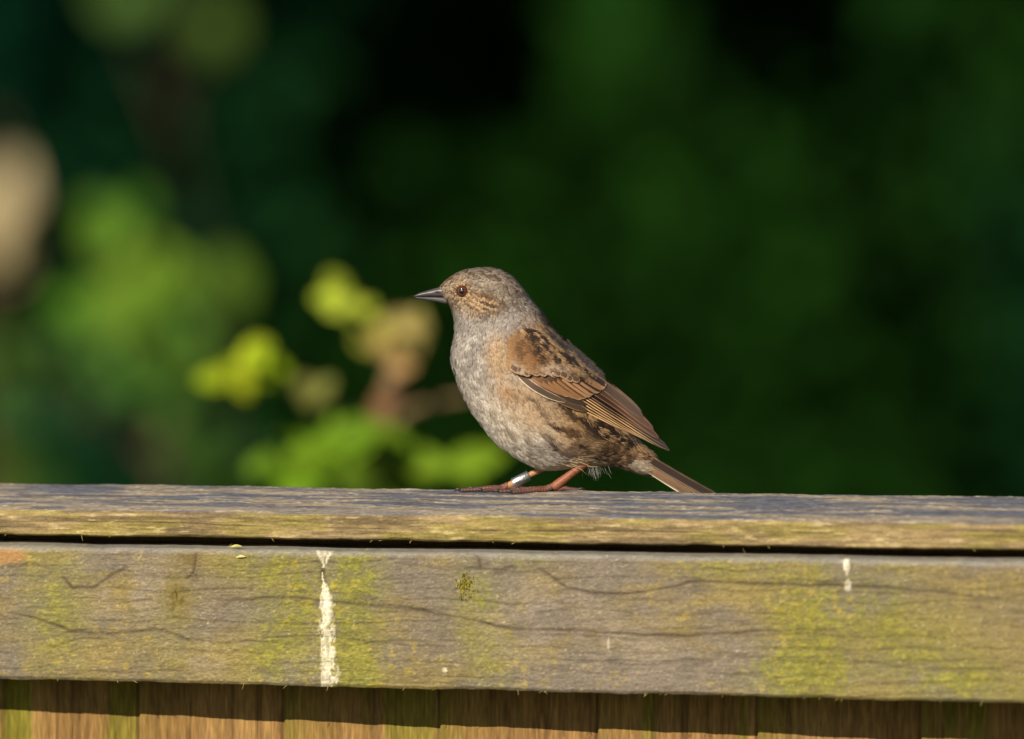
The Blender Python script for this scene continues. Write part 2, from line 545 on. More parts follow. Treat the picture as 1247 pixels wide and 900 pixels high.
def build_cap():
    f0 = 0.0535
    pr = profile([(0.0, -0.0155), (0.0, -0.0024), (0.0008, -0.0006), (0.003, 0.0), (0.013, -0.0004), (0.0505, -0.0043), (0.0526, -0.0050), (f0, -0.0066), (f0, -0.0148), (0.0522, -0.0156), (0.0, -0.0155)],
                 [4, 3, 3, 12, 60, 4, 4, 30, 3, 6])
    us = u_samples(-0.95, 0.95, -0.25, 0.26, 0.00045, 0.012)
    U, K = np.meshgrid(us, np.arange(len(pr)), indexing='ij')
    n, h = pr[K, 0].ravel(), pr[K, 1].ravel()
    u = U.ravel()
    P = F(u, n, h)
    px, py = project(P)
    topf = sstep(f0 - 0.0003, f0 - 0.0016, n) * (h > -0.006)
    q = n * 1000                                       # mm across the top
    warp = 6 * (fbm(px / 170, q / 22, 301, 3) - 0.5)
    s1 = fbm(px / 95, (q + warp) / 3.4, 303, 4, 0.55)
    s2 = fbm(px / 26, (q + warp) / 1.5, 305, 4)
    s3 = fbm(px / 7, q / 0.9, 307, 3)
    BL, TAN, DK = lin((106, 108, 116)), lin((160, 147, 126)), lin((68, 68, 76))  # blue-grey of the top holds painted sky reflection
    ct = mix(BL, TAN, sstep(0.44, 0.6, s1 + 0.15 * (s2 - .5) - 0.06 * sstep(700, 1247, px) + 0.05 * sstep(300, 0, px)))
    ct = mix(ct, DK, 0.55 * sstep(0.5, 0.75, s2))
    ct = mix(ct, lin((186, 180, 168)), 0.6 * sstep(0.6, 0.78, s3) * sstep(0.4, 0.6, s1))
    ct = mix(ct, TAN * 1.05, 0.8 * np.exp(-((q - 47 + 3 * warp / 3) / 4.0) ** 2) * sstep(0.4, 0.6, fbm(px / 120, q * 0, 311, 3)))
    ct *= (0.62 + 0.6 * s3)[:, None]
    g = h * 1000
    w2 = 3 * (fbm(px / 200, g / 6, 321, 2) - 0.5)
    g1 = fbm(px / 110, (g + w2) / 1.5, 323, 4)
    g2 = fbm(px / 16, g / 0.9, 325, 3)
    cf = mix(lin((156, 136, 96)), lin((118, 102, 74)), sstep(0.42, 0.62, g1))
    cf = mix(cf, lin((146, 136, 60)), 0.5 * sstep(0.45, 0.65, fbm(px / 60, g / 5, 327, 4)))
    cf = mix(cf, lin((74, 58, 44)), 0.75 * np.exp(-((g + 10.2 + w2 * 0.8) / 0.35) ** 2) * sstep(.3, .55, fbm(px / 90, g * 0, 329, 3)))
    cf = mix(cf, lin((190, 172, 128)), 0.5 * sstep(0.62, 0.76, g2) * sstep(.45, .6, fbm(px / 40, g / 4, 331, 3)))
    cf *= (0.5 + 0.8 * g2)[:, None]
    c = mix(cf, ct, topf)
    rel = 0.0006 * (s2 - 0.5) + 0.0004 * (s3 - 0.5) + 0.0010 * (fbm(px / 90, q / 14, 333, 3) - 0.5)
    h2 = h + rel * topf
    n2 = n + (1 - topf) * sstep(f0 - 0.002, f0, n) * (0.0004 * (g2 - 0.5) + 0.0006 * (g1 - 0.5)) + (h > -0.0055) * sstep(f0 - .004, f0, n) * 0.0012 * (fbm(px / 50, px * 0, 337, 4) - .5)
    h2 = h2 + (h < -0.0145) * 0.0012 * (fbm(px / 45, px * 0, 339, 5) - 0.5) * sstep(f0 - .006, f0, n)
    V = F(u, n2, h2)
    sh = U.shape
    f = grid_faces(sh[0], sh[1], True)
    e0 = np.arange(sh[1])[None, :]
    e1 = (np.arange(sh[1])[::-1] + (sh[0] - 1) * sh[1])[None, :]
    return obj("capping_rail", mesh_np("capping_rail", V, [f[:, ::-1], e0[:, ::-1], e1[:, ::-1]], col=np.clip(c, 0, 1), mat=wood_mat), fence)


def build_boards():
    edges = list(u_of_px(np.array([-8, 171, 346, 535, 727, 921, 1120, 1322]), 0.0305, -0.085))
    while edges[0] > -0.92:
        edges.insert(0, edges[0] - 0.066)
    while edges[-1] < 0.86:
        edges.append(edges[-1] + 0.067)
    for k in range(len(edges) - 1):
        a, b = edges[k], edges[k + 1] + 0.010
        vis = b > -0.26 and a < 0.26
        nu = 90 if vis else 6
        us = np.linspace(a, b, nu)
        htop = -0.0215
        hs = np.concatenate([np.linspace(htop, -0.058, 6), np.linspace(-0.06, -0.115, 70 if vis else 4), np.linspace(-0.13, -1.46, 10)])
        U, H = np.meshgrid(us, hs, indexing='ij')
        t = (U - a) / (b - a)
        base = 0.0299 + 0.018 * max(0.0, min(0.25, -a)) - 0.0044 * t + rng.normal(0, 0.0004)
        sx = U * 1e4 + k * 77
        st = fbm(U * 420, H * 14 + k, 401 + k, 4, .6)
        st2 = fbm(U * 1700, H * 60, 431 + k, 3)
        n = base + 0.0008 * (st - 0.5) + 0.0005 * (st2 - .5)
        n[0, :] -= 0.0012
        hue = fbm(U * 60, H * 6 + 3 * k, 461 + k, 3)
        c = mix(lin((170, 132, 80)), lin((150, 116, 70)), sstep(.3, .7, st))
        c = mix(c, lin((186, 148, 92)), 0.5 * sstep(.5, .68, hue))
        gr = np.clip(np.exp(-t * 7) * (0.75 if k % 3 else 0.3) + 0.8 * sstep(.52, .66, fbm(U * 150, H * 9, 491 + k, 3)) * (k % 2), 0, 1)
        c = mix(c, lin((128, 126, 40)), gr * 0.85)
        c = mix(c, lin((84, 62, 38)), 0.55 * sstep(.6, .76, fbm(U * 300, H * 7, 521 + k, 4)))
        st3 = fbm(U * 3600, H * 160, 433 + k, 3)
        c = c * (0.24 + 0.56 * st2 + 0.48 * st3)[..., None]
        c = mix(c, lin((60, 46, 30)), 0.7 * np.exp(-((U - b + 0.0112 + 0.0006 * (st - .5)) / 0.0006) ** 2))
        front = F(U, n, H).reshape(-1, 3)
        cc = c.reshape(-1, 3)
        nf = len(front)
        # back face (two columns) closes the wedge
        bu = np.array([a, b])
        BU, BH = np.meshgrid(bu, hs, indexing='ij')
        back = F(BU, np.array([0.0172, 0.0180])[:, None] + 0 * BH, BH).reshape(-1, 3)
        nv = len(hs)
        f = grid_faces(nu, nv)[:, ::-1]
        j = np.arange(nv - 1)
        L0 = j
        B0 = nf + j
        left = np.stack([L0, L0 + 1, B0 + 1, B0], 1)
        R0 = (nu - 1) * nv + j
        B1 = nf + nv + j
        right = np.stack([R0, B1, B1 + 1, R0 + 1], 1)
        bk = np.stack([B0, B0 + 1, B1 + 1, B1], 1)
        ti = np.concatenate([np.arange(nu) * nv, [nf + nv, nf]])[None, :]
        bi = np.concatenate([np.arange(nu)[::-1] * nv + nv - 1, [nf + nv - 1, nf + 2 * nv - 1]])[None, :]
        V = np.vstack([front, back])
        cb = np.vstack([cc, np.tile(lin((130, 100, 60)), (len(back), 1))])
        o = obj("board", mesh_np("board", V, [f[:, ::-1], left, right, bk, ti, bi], col=np.clip(cb, 0, 1), mat=board_mat), fence)


def box_mesh(name, lo, hi, mat, c):
    us = np.array([lo[0], hi[0]])
    V = np.array([F(u, n, h) for u in (lo[0], hi[0]) for n in (lo[1], hi[1]) for h in (lo[2], hi[2])])
    f = np.array([(0, 1, 3, 2), (4, 6, 7, 5), (0, 4, 5, 1), (2, 3, 7, 6), (0, 2, 6, 4), (1, 5, 7, 3)])
    return mesh_np(name, V, f, col=np.tile(c, (8, 1)), mat=mat, smooth=False)


build_top_board()
build_cap()
build_boards()
obj("rear_rail", box_mesh("rear_rail", (-0.95, 0.002, -0.07), (0.95, 0.0160, -0.0162), board_mat, lin((130, 104, 66))), fence)  # unseen rail, top raised so the gap under the cap stays dark
obj("rear_rail", box_mesh("rear_rail", (-0.95, 0.002, -1.22), (0.95, 0.0160, -1.15), board_mat, lin((130, 104, 66))), fence)


def fence_fibres():
    """splinters and dry wisps along the sawn edges"""
    parts = []
    green = lin((150, 150, 50))
    for k in range(60):
        u = rng.uniform(-0.24, 0.24)
        kind = rng.random()
        if kind < 0.45:
            p = F(u, 0.0600, -0.0749 - u * 0.0045)
            d = np.array((rng.normal(0, .5), -0.4, -0.35 - rng.random() * .5))
            L = rng.uniform(0.0006, 0.0022)
        elif kind < 0.75:
            p = F(u, rng.uniform(0.052, 0.0575), -0.0196)
            d = np.array((rng.normal(0, 1), -0.3, 0.25 + rng.random() * .4))
            L = rng.uniform(0.0008, 0.003)
        elif kind < 0.88:
            p = F(u, 0.0532, -0.0155)
            d = np.array((rng.normal(0, 1), -0.4, -0.5))
            L = rng.uniform(0.0006, 0.002)
        else:
            p = F(u, rng.uniform(0.001, 0.003), -0.0008)
            d = np.array((rng.normal(0, 1), 0.1, 0.35))
            L = rng.uniform(0.0006, 0.0018)
        d /= np.linalg.norm(d)
        side = np.cross(d, (0, 1, 0))
        bend = np.array((rng.normal(0, .3), 0, rng.normal(0, .3))) * L
        pts = [p - d * L * .2, p + d * L * 0.5 + bend * .4, p + d * L + bend]
        V, q, t = tube(pts, [0.00012, 0.0001, 0.00003], 5)
        parts.append((V, q, t, mix(lin((190, 165, 110)), green, rng.random() * .8)))
    V, f, c = join(parts)
    o = obj("splinters", mesh_np("splinters", V, f, col=c, mat=wood_mat), fence)
    o["kind"] = "stuff"
    # moss tuft on the face and chips of bark on the ledge
    parts = []
    for k in range(170):
        px, py = 567 + rng.normal(0, 5), 701 + rng.normal(0, 6.5)
        u = u_of_px(px, 0.060, -0.03)
        h = -0.0215 - (py - 668) * S / 0.9945
        p = F(u, 0.0598, h)
        d = np.array((rng.normal(0, .7), -1, rng.normal(0.1, .7)))
        d /= np.linalg.norm(d)
        L = rng.uniform(0.0006, 0.0019)
        V, q, t = tube([p, p + d * L * .6, p + d * L + np.array((0, 0, -.0003))], [0.00022, 0.0002, 0.00005], 5)
        parts.append((V, q, t, mix(lin((96, 86, 24)), lin((178, 166, 50)), rng.random())))
    V, f, c = join(parts)
    o = obj("moss_tuft", mesh_np("moss_tuft", V, f, col=c, mat=wood_mat), fence)
    o["kind"] = "stuff"
    for (px, hh, L, cc) in ((290, -0.0225, 0.0042, (214, 200, 140)), (280, -0.0186, 0.0052, (190, 186, 110))):
        u = u_of_px(px, 0.058, hh)
        p = F(u, 0.0603 if hh < -0.02 else 0.0575, hh)
        q = F(u + L, 0.0605 if hh < -0.02 else 0.0578, hh + 0.0003)
        V, qd, t = tube([p, (p + q) / 2 + (0, 0, .0003), q], [0.0003, 0.0007, 0.0002], 6, n=8)
        obj("wood_chip", mesh_np("wood_chip", V, [qd, t], col=np.tile(lin(cc), (len(V), 1)), mat=wood_mat), fence)


fence_fibres()

# ------------------------------------------------------------------ the bird
BX, BZ = (650 - 623.5) * S, TOP            # base of the bird on the rail


def B(P):
    """photo-pixel frame (x right, y down, depth away) -> bird-local metres"""
    P = np.asarray(P, float)
    return np.stack([(P[..., 0] - 650) * S, P[..., 2] * S, (599 - P[..., 1]) * S / 0.9945], -1)


bird = obj("bird", None)
bird.location = (BX, 0, BZ)
tag(bird, "small streaky brown and grey bird with a metal leg ring standing on the fence rail", "bird")

ST = [(534, 352, 541, 366, 5), (545, 341, 547, 372, 13), (560, 332, 551, 381, 20), (575, 328.5, 553, 390, 24.5), (590, 327, 553.5, 398, 27.5), (605, 328.5, 554, 405, 29.5), (618, 334, 553, 412, 31),
      (629, 343, 551, 420, 32.5), (639, 355, 549.5, 430, 35), (649, 368, 549.5, 442, 39), (661, 382, 554, 458, 43), (672, 397, 560, 475, 46), (687, 414, 568, 492, 48), (699, 428, 578, 508, 49),
      (711, 441, 589, 523, 49), (722, 455, 603, 540, 48), (733, 471, 620, 553, 46), (743, 486, 640, 565, 43), (752, 500, 662, 573, 38), (760, 513, 690, 572, 32), (768, 524, 720, 569, 25), (776, 534, 748, 570, 18.5),
      (786, 544, 775, 577, 12.5), (797, 554, 797, 582, 8), (806, 563, 813, 583, 4)]
NT, NP = 160, 96
SP = spline(np.array(ST), NT)
PHI = np.linspace(0, 2 * np.pi, NP, endpoint=False)


def body_point(row, phi):
    c, a = (row[..., 0:2] + row[..., 2:4]) / 2, (row[..., 0:2] - row[..., 2:4]) / 2
    cs, sn = np.cos(phi), np.sin(phi)
    w = row[..., 4]
    sn2 = np.sign(sn) * np.abs(sn) ** 0.92
    cs2 = np.sign(cs) * np.abs(cs) ** 0.97
    xy = c + a * cs2[..., None]
    return np.stack([xy[..., 0], xy[..., 1], -w * sn2], -1)


BP = body_point(SP[:, None, :] + 0 * PHI[None, :, None], PHI[None, :] + 0 * SP[:, :1])
# rounder cheeks, and a hollow at the throat side
gx, gy = BP[..., 0], BP[..., 1]
BP[..., 2] *= 1 + 0.10 * np.exp(-(((gx - 588) / 20) ** 2 + ((gy - 372) / 16) ** 2)) - 0.05 * np.exp(-(((gx - 600) / 30) ** 2 + ((gy - 402) / 10) ** 2))
dPu = np.gradient(BP, axis=0)
dPv = (np.roll(BP, -1, 1) - np.roll(BP, 1, 1)) / 2
BN = np.cross(dPu, dPv)
BN /= np.linalg.norm(BN, axis=-1)[..., None] + 1e-9
cen = BP.mean(1, keepdims=True)
sgn = np.sign(np.sum(BN * (BP - cen), -1))
BN *= sgn[..., None]
flat = BP.reshape(-1, 3)
bf = grid_faces(NT, NP, True)
tip0, tip1 = len(flat), len(flat) + 1
ends0 = np.stack([np.full(NP, tip0), np.arange(NP), (np.arange(NP) + 1) % NP], 1)
ends1 = np.stack([np.full(NP, tip1), (NT - 1) * NP + (np.arange(NP) + 1) % NP, (NT - 1) * NP + np.arange(NP)], 1)
bodyV = np.vstack([flat, BP[0].mean(0), BP[-1].mean(0)])


def gs(x, y, cx, cy, rx, ry, rot=0.0, pw=1.0):
    c, s = math.cos(rot), math.sin(rot)
    dx, dy = x - cx, y - cy
    a, b = (dx * c + dy * s) / rx, (-dx * s + dy * c) / ry
    return np.exp(-(a * a + b * b) ** pw)


def plumage(x, y, t, phi):
    """base colour, streak colour, streak strength, pale-tip strength, feather length, shaft jitter; all per site"""
    n = len(x)
    r = rng.random(n)
    side = np.abs(np.sin(phi))
    c = np.tile(lin((180, 173, 168)), (n, 1))                         # ash grey
    dark = np.tile(lin((104, 94, 86)), (n, 1))
    stk = 0.45 * np.ones(n)
    tipp = 0.35 * np.ones(n)
    L = np.full(n, 9.5)

    def put(m, col, dk=None, st=None, tp=None):
        nonlocal c, dark, stk, tipp
        c = mix(c, lin(col), m)
        if dk is not None:
            dark = mix(dark, lin(dk), m)
        if st is not None:
            stk = stk * (1 - m) + st * m
        if tp is not None:
            tipp = tipp * (1 - m) + tp * m
    # soft mottling everywhere, at the size of the feather tips
    mot = fbm((x * .62 + y * .78) / 10, (-x * .78 + y * .62) / 4.2, 601, 2)
    mot2 = fbm(x / 24, y / 24, 603, 2)
    # crown, face
    crown = sstep(0.75, 0.35, phi_up(phi)) * sstep(0.44, 0.30, t)
    cst = fbm((x * .9 + y * .42) / 12, (-x * .42 + y * .9 + phi * 9) / 3.0, 605, 2)
    put(crown, (172, 156, 138), (116, 100, 86), 0.5, 0.3)
    put(crown * sstep(.51, .58, cst) * .9, (92, 74, 58), (76, 62, 50), .4, .2)
    face = gs(x, y, 558, 360, 20, 22, 0, 1.5)
    put(face * 0.9, (198, 172, 140), (104, 80, 58), 0.45, 0.4)
    put(face * sstep(.56, .66, fbm(x / 3.2, y / 3.2, 607, 2)) * .8, (104, 80, 60), (84, 62, 46), .4, .2)
    sup = gs(x, y, 600, 347, 27, 8, 0.4, 1.4) * side
    put(sup * 0.8, (184, 170, 152), (130, 112, 96), 0.3, 0.2)
    stripe = gs(x, y, 598, 337, 24, 3.2, 0.32, 1.2) * side
    put(stripe * 0.55, (112, 94, 76), (92, 76, 62), 0.3, 0.2)
    eye_line = gs(x, y, 582, 357, 12, 3.0, 0.15) * side
    put(eye_line * 0.7, (112, 84, 58), (80, 58, 42), 0.4, 0.3)
    ear = gs(x, y, 588, 371, 24, 15, 0.35, 2.6) * side
    eb = fbm((x * .93 + y * .36) / 19 + 7, (-x * .36 + y * .93 + 0.010 * (x - 588) ** 2) / 2.8, 609, 2)
    put(ear, (150, 114, 76), (104, 76, 52), 0.3, 0.4)
    put(ear * sstep(.53, .58, eb) * .9, (208, 176, 134), (190, 152, 104), 0.2, 0.5)
    put(ear * sstep(.48, .42, eb) * .95, (76, 56, 40), (58, 42, 32), 0.3, 0.2)
    put(gs(x, y, 593, 382, 7, 3.2, -0.5, 1.5) * side, (70, 50, 36), (50, 36, 28), .3, .1)
    put(gs(x, y, 574, 384, 9, 3.0, 0.5) * side * .5, (196, 158, 110), (120, 90, 60), .3, .3)
    neck = gs(x, y, 610, 396, 34, 17, -0.3, 1.6) * side
    put(neck * 0.95, (184, 176, 170), (158, 150, 144), 0.25, 0.15)
    nape = gs(x, y, 638, 366, 16, 20, 0.9, 1.2) * side
    put(nape * 0.8, (172, 162, 152), (100, 82, 66), 0.5, 0.3)
    put(nape * sstep(.54, .64, mot) * .8, (110, 88, 68), (84, 64, 48), .4, .2)
    # breast and throat mottling
    br = gs(x, y, 566, 450, 36, 64, 0.2, 1.6)
    put(br, (186, 177, 167), (146, 137, 128), 0.28, 0.5)
    put(br * sstep(.50, .62, mot) * .55, (134, 127, 121), (100, 92, 84), .3, .3)
    put(br * sstep(.46, .38, mot) * .5, (222, 214, 202), (170, 160, 146), .2, .5)
    bel = gs(x, y, 618, 528, 60, 46, 0.75, 1.6)
    put(bel * 0.9, (214, 202, 184), (140, 124, 104), 0.3, 0.5)
    put(bel * sstep(.52, .64, mot) * .6, (150, 136, 120), (112, 96, 80), .3, .3)
    put(bel * sstep(.46, .36, mot) * .7, (240, 232, 218), (180, 168, 150), .2, .5)
    buff = gs(x, y, 607, 432, 17, 30, -0.1, 1.6) * side
    put(buff * 0.8, (204, 170, 126), (176, 136, 92), 0.25, 0.3)
    mid = gs(x, y, 640, 488, 42, 32, 0.6, 1.5) * side
    put(mid * (0.45 + 0.5 * mot2), (204, 168, 122), (158, 120, 80), 0.3, 0.5)
    orange = gs(x, y, 616, 474, 12, 5, 0.5) * side
    put(orange * 0.8, (186, 132, 80), (140, 90, 52), .3, .3)
    put(gs(x, y, 628, 481, 9, 5, 0.5) * side * .6, (122, 106, 90), (90, 76, 62), .3, .3)
    fl = gs(x, y, 716, 524, 50, 38, 0.6, 1.8) * sstep(0.3, 0.6, side)
    put(fl, (190, 154, 110), (112, 80, 52), 0.4, 0.45)
    fs_ = fbm((x * .82 + y * .57) / 24, (-x * .57 + y * .82) / 4.6, 619, 2)
    put(fl * sstep(.50, .56, fs_) * .85, (84, 58, 39), (72, 50, 36), .4, .2)
    put(fl * sstep(.45, .39, fs_) * .75, (216, 184, 140), (170, 136, 98), .2, .4)
    for bx, by, rx, ry, an, am in ((692, 500, 10, 5, .7, .95), (678, 517, 12, 4.5, .5, .85), (702, 524, 12, 6, .5, 1), (726, 521, 10, 6, .6, .9), (674, 541, 8, 6, .7, .8), (709, 539, 9, 4.5, .5, .95), (660, 500, 10, 3, .7, .5), (738, 534, 14, 7, .6, .9),
                                   (650, 484, 14, 3, .65, .55), (690, 550, 10, 4, .4, .5), (715, 505, 10, 4, .7, .7), (748, 550, 20, 10, .5, 1), (762, 552, 14, 8, .55, .6), (733, 556, 9, 5, .4, .7), (666, 528, 8, 3, .5, .5)):  # undertail blotches carry painted shade from the belly
        put(gs(x, y, bx, by, rx * 1.45, ry * 0.95, an, 2.0) * np.minimum(1, side * 1.6) * min(1, am * 1.15), (66, 44, 28), (44, 30, 22), 0.5, 0.15)
    gpatch = gs(x, y, 648, 544, 15, 8, 0.4, 1.3) * side
    put(gpatch * 0.85, (112, 102, 92), (76, 68, 60), .5, .4)
    low = sstep(0.80, 0.93, phi_up(phi)) * sstep(0.50, 0.58, t) * sstep(0.84, 0.76, t)
    put(low * .95, (232, 224, 210), (206, 196, 180), 0.2, 0.5)
    vent = sstep(0.82, 0.88, t)
    put(vent * .8, (150, 118, 82), (64, 46, 34), 0.6, 0.4)
    put(vent * sstep(.48, .56, mot) * .9, (58, 42, 30), (54, 40, 30), .4, .2)  # dark vent mottling, belly shade painted in with it
    put(gs(x, y, 778, 568, 12, 7, 0.4, 1.4) * 0.9, (222, 208, 186), (130, 104, 78), 0.35, 0.7)
    put(gs(x, y, 800, 580, 16, 3, 0.3) * 0.8, (220, 196, 158), (160, 130, 96), 0.3, 0.5)
    fluff = gs(x, y, 706, 565, 24, 5)
    put(fluff * 0.8, (206, 186, 156), (140, 116, 90), 0.4, 0.5)
    # back
    back = sstep(0.52, 0.36, phi_up(phi)) * sstep(0.36, 0.46, t)
    bk = fbm((x * .7 + y * .71) / 20, (-x * .71 + y * .7 + np.abs(phi_up(phi)) * 30) / 4.2, 613, 2)
    put(back, (176, 140, 98), (84, 62, 46), 0.5, 0.4)
    put(back * sstep(.47, .53, bk), (46, 34, 28), (40, 32, 28), 0.5, 0.2)
    edge = sstep(0.20, 0.08, phi_up(phi)) * sstep(0.36, 0.46, t)
    put(edge * 0.45, (112, 104, 100), (50, 44, 42), 0.7, 0.6)
    L = np.interp(t, [0, 0.1, 0.25, 0.4, 0.6, 0.8, 1.0], [3.5, 4.2, 5.5, 7.5, 10.5, 13, 15])
    L = L * (1 - 0.25 * ear)
    return c, dark, stk, tipp, L


def phi_up(phi):
    """0 on the back, 1 on the belly"""
    p = np.mod(phi, 2 * np.pi)
    return np.where(p > np.pi, 2 * np.pi - p, p) / np.pi


feather_mat = mat_tint("soft_plumage", rough=0.75, spec=0.15, var=0.10, var_scale=1500, sheen=0.08)
vane_mat = mat_tint("wing_feather_vane", rough=0.6, spec=0.3, bump_scale=1800, bump=0.00006, var=0.14, var_scale=2200)

# the body's own skin carries the plain colours below the feather tips
tt = np.repeat(np.linspace(0, 1, NT), NP)
pp = np.tile(PHI, NT)
bc, bd, _, _, _ = plumage(flat[:, 0], flat[:, 1], tt, pp)
bc = np.vstack([bc * 0.8, bc[:1] * 0.8, bc[-1:] * 0.8])
inner = flat - BN.reshape(-1, 3) * 1.2
body = obj("body", mesh_np("body", B(np.vstack([inner, BP[0].mean(0) + (1, 0, 0), BP[-1].mean(0)])), [bf, ends0, ends1], col=bc, mat=feather_mat), bird)


def sites(N):
    """area-weighted random points on the body with flow direction and normal"""
    A = np.linalg.norm(np.cross(dPu, dPv), axis=-1)
    wt = A * np.interp(np.linspace(0, 1, NT), [0, 0.12, 0.3, 0.5, 0.8, 1], [5, 3.6, 1.9, 1.0, 0.85, 0.9])[:, None]
    pr_ = (wt / wt.sum()).ravel()
    k = rng.choice(NT * NP, N, p=pr_)
    i, j = k // NP, k % NP
    du = rng.random(N) - .5
    dv = rng.random(N) - .5
    P = BP[i, j] + dPu[i, j] * du[:, None] + dPv[i, j] * dv[:, None]
    n = BN[i, j]
    f = dPu[i, j].copy()
    f /= np.linalg.norm(f, axis=1)[:, None] + 1e-9
    f -= n * np.sum(f * n, 1)[:, None]
    f /= np.linalg.norm(f, axis=1)[:, None] + 1e-9
    return P, f, n, (i + du) / (NT - 1), PHI[j] + dv * (2 * np.pi / NP)


def strands(P, f, n, t, c, dk, stk, tipp, L, M, wmul=1.0, loftv=1.0, sd=0.14, jit=0.075):
    """each site becomes a tuft of M fine barbs; returns V, C, shading normals, quads in the photo-pixel frame"""
    N = len(P)
    ang = rng.normal(0, sd, N)
    b = np.cross(n, f)
    f2 = f * np.cos(ang)[:, None] + b * np.sin(ang)[:, None]
    b = np.cross(n, f2)
    L = L * rng.uniform(0.8, 1.2, N)
    hw = L * 0.26
    shade = rng.normal(1, 1, N)[:, None] * np.interp(t, [0, .35, .55, 1], [.055, .055, .085, .09])[:, None] - np.interp(t, [0, .35, .55, 1], [.055, .055, .085, .09])[:, None] + 1
    rep = lambda a: np.repeat(a, M, 0)
    o = np.tile(np.linspace(-1, 1, M), N) + rng.normal(0, 0.10, N * M)
    Ps, fs, bs, ns = rep(P), rep(f2), rep(b), rep(n)
    Ls = rep(L) * (1.0 - 0.35 * np.abs(o) ** 1.5) * rng.uniform(0.78, 1.15, N * M)
    hs = rep(hw)
    root = Ps + bs * (o * hs * 0.4)[:, None] - fs * (rep(L) * 0.3)[:, None]
    a = o * 0.30 + rng.normal(0, 0.09, N * M)
    d = fs * np.cos(a)[:, None] + bs * np.sin(a)[:, None]
    loft = rep(rng.normal(1.0, 0.28, N)) * loftv
    kR = np.interp(rep(t), [0, .3, .6, 1], [0.010, 0.006, 0.0045, 0.006])
    ss = np.array([0.0, 0.38, 0.72, 1.0])
    wd = np.array([0.8, 1.0, 0.75, 0.12])
    wbase = np.interp(rep(t), [0, .3, .6, 1], [0.36, 0.45, 0.55, 0.6]) * rng.uniform(.75, 1.2, N * M) * wmul
    bb = np.cross(ns, d)
    V = np.zeros((N * M, 4, 2, 3))
    C = np.zeros((N * M, 4, 2, 3))
    strk = rep(stk) * np.exp(-(o / 0.42) ** 2)
    base = rep(c * shade)
    col0 = mix(base, rep(dk), np.clip(strk, 0, 1))
    jitter = rng.normal(1, jit, (N * M, 1))
    tipc = mix(col0, np.clip(base * 1.34 + 0.02, 0, .92), np.clip(rep(tipp) * (0.35 + 0.65 * np.abs(o)), 0, 1))
    for k, s_ in enumerate(ss):
        pos = root + d * (Ls * s_)[:, None] + ns * (-0.9 + loft * (2.2 * s_ - 0.55 * s_ * s_) - kR * (Ls * s_) ** 2)[:, None]
        V[:, k, 0] = pos - bb * (wbase * wd[k] * .5)[:, None]
        V[:, k, 1] = pos + bb * (wbase * wd[k] * .5)[:, None]
        cc = mix(col0 * 0.95, tipc, np.full(N * M, max(0, s_ - 0.35) / 0.65)) * jitter
        C[:, k, 0] = cc
        C[:, k, 1] = cc
    nn = ns + 0.45 * bb * (o[:, None]) + 0.13 * rng.normal(0, 1, (N * M, 3)) + 0.12 * d
    nn /= np.linalg.norm(nn, axis=1)[:, None]
    Nn = np.broadcast_to(nn[:, None, None, :], V.shape).reshape(-1, 3)
    base_i = np.arange(N * M)[:, None] * 8
    fc = np.concatenate([base_i + np.array([0, 2, 3, 1]) + 2 * k for k in range(3)], 0)
    return V.reshape(-1, 3), np.clip(C.reshape(-1, 3), 0, .95), Nn, fc


def to_bird_n(N_):
    return np.stack([N_[:, 0], N_[:, 2], -N_[:, 1]], -1)


def build_plumage(N=12000, M=12):
    P, f, n, t, phi = sites(N)
    x, y = P[:, 0], P[:, 1]
    keep = ((np.hypot(x - 563.5 + 3, y - 353.5) > 8.5) | (np.abs(P[:, 2]) < 8)) & (t < .95)      # the eye stays clear
    P, f, n, t, phi = P[keep], f[keep], n[keep], t[keep], phi[keep]
    c, dk, stk, tipp, L = plumage(P[:, 0], P[:, 1], t, phi)
    V, C, Nn, fc = strands(P, f, n, t, c, dk, stk, tipp, L, M)
    o_ = obj("plumage", mesh_np("plumage", B(V), fc, col=C, mat=feather_mat, normals=to_bird_n(Nn)), bird)
    o_["kind"] = "stuff"


build_plumage()


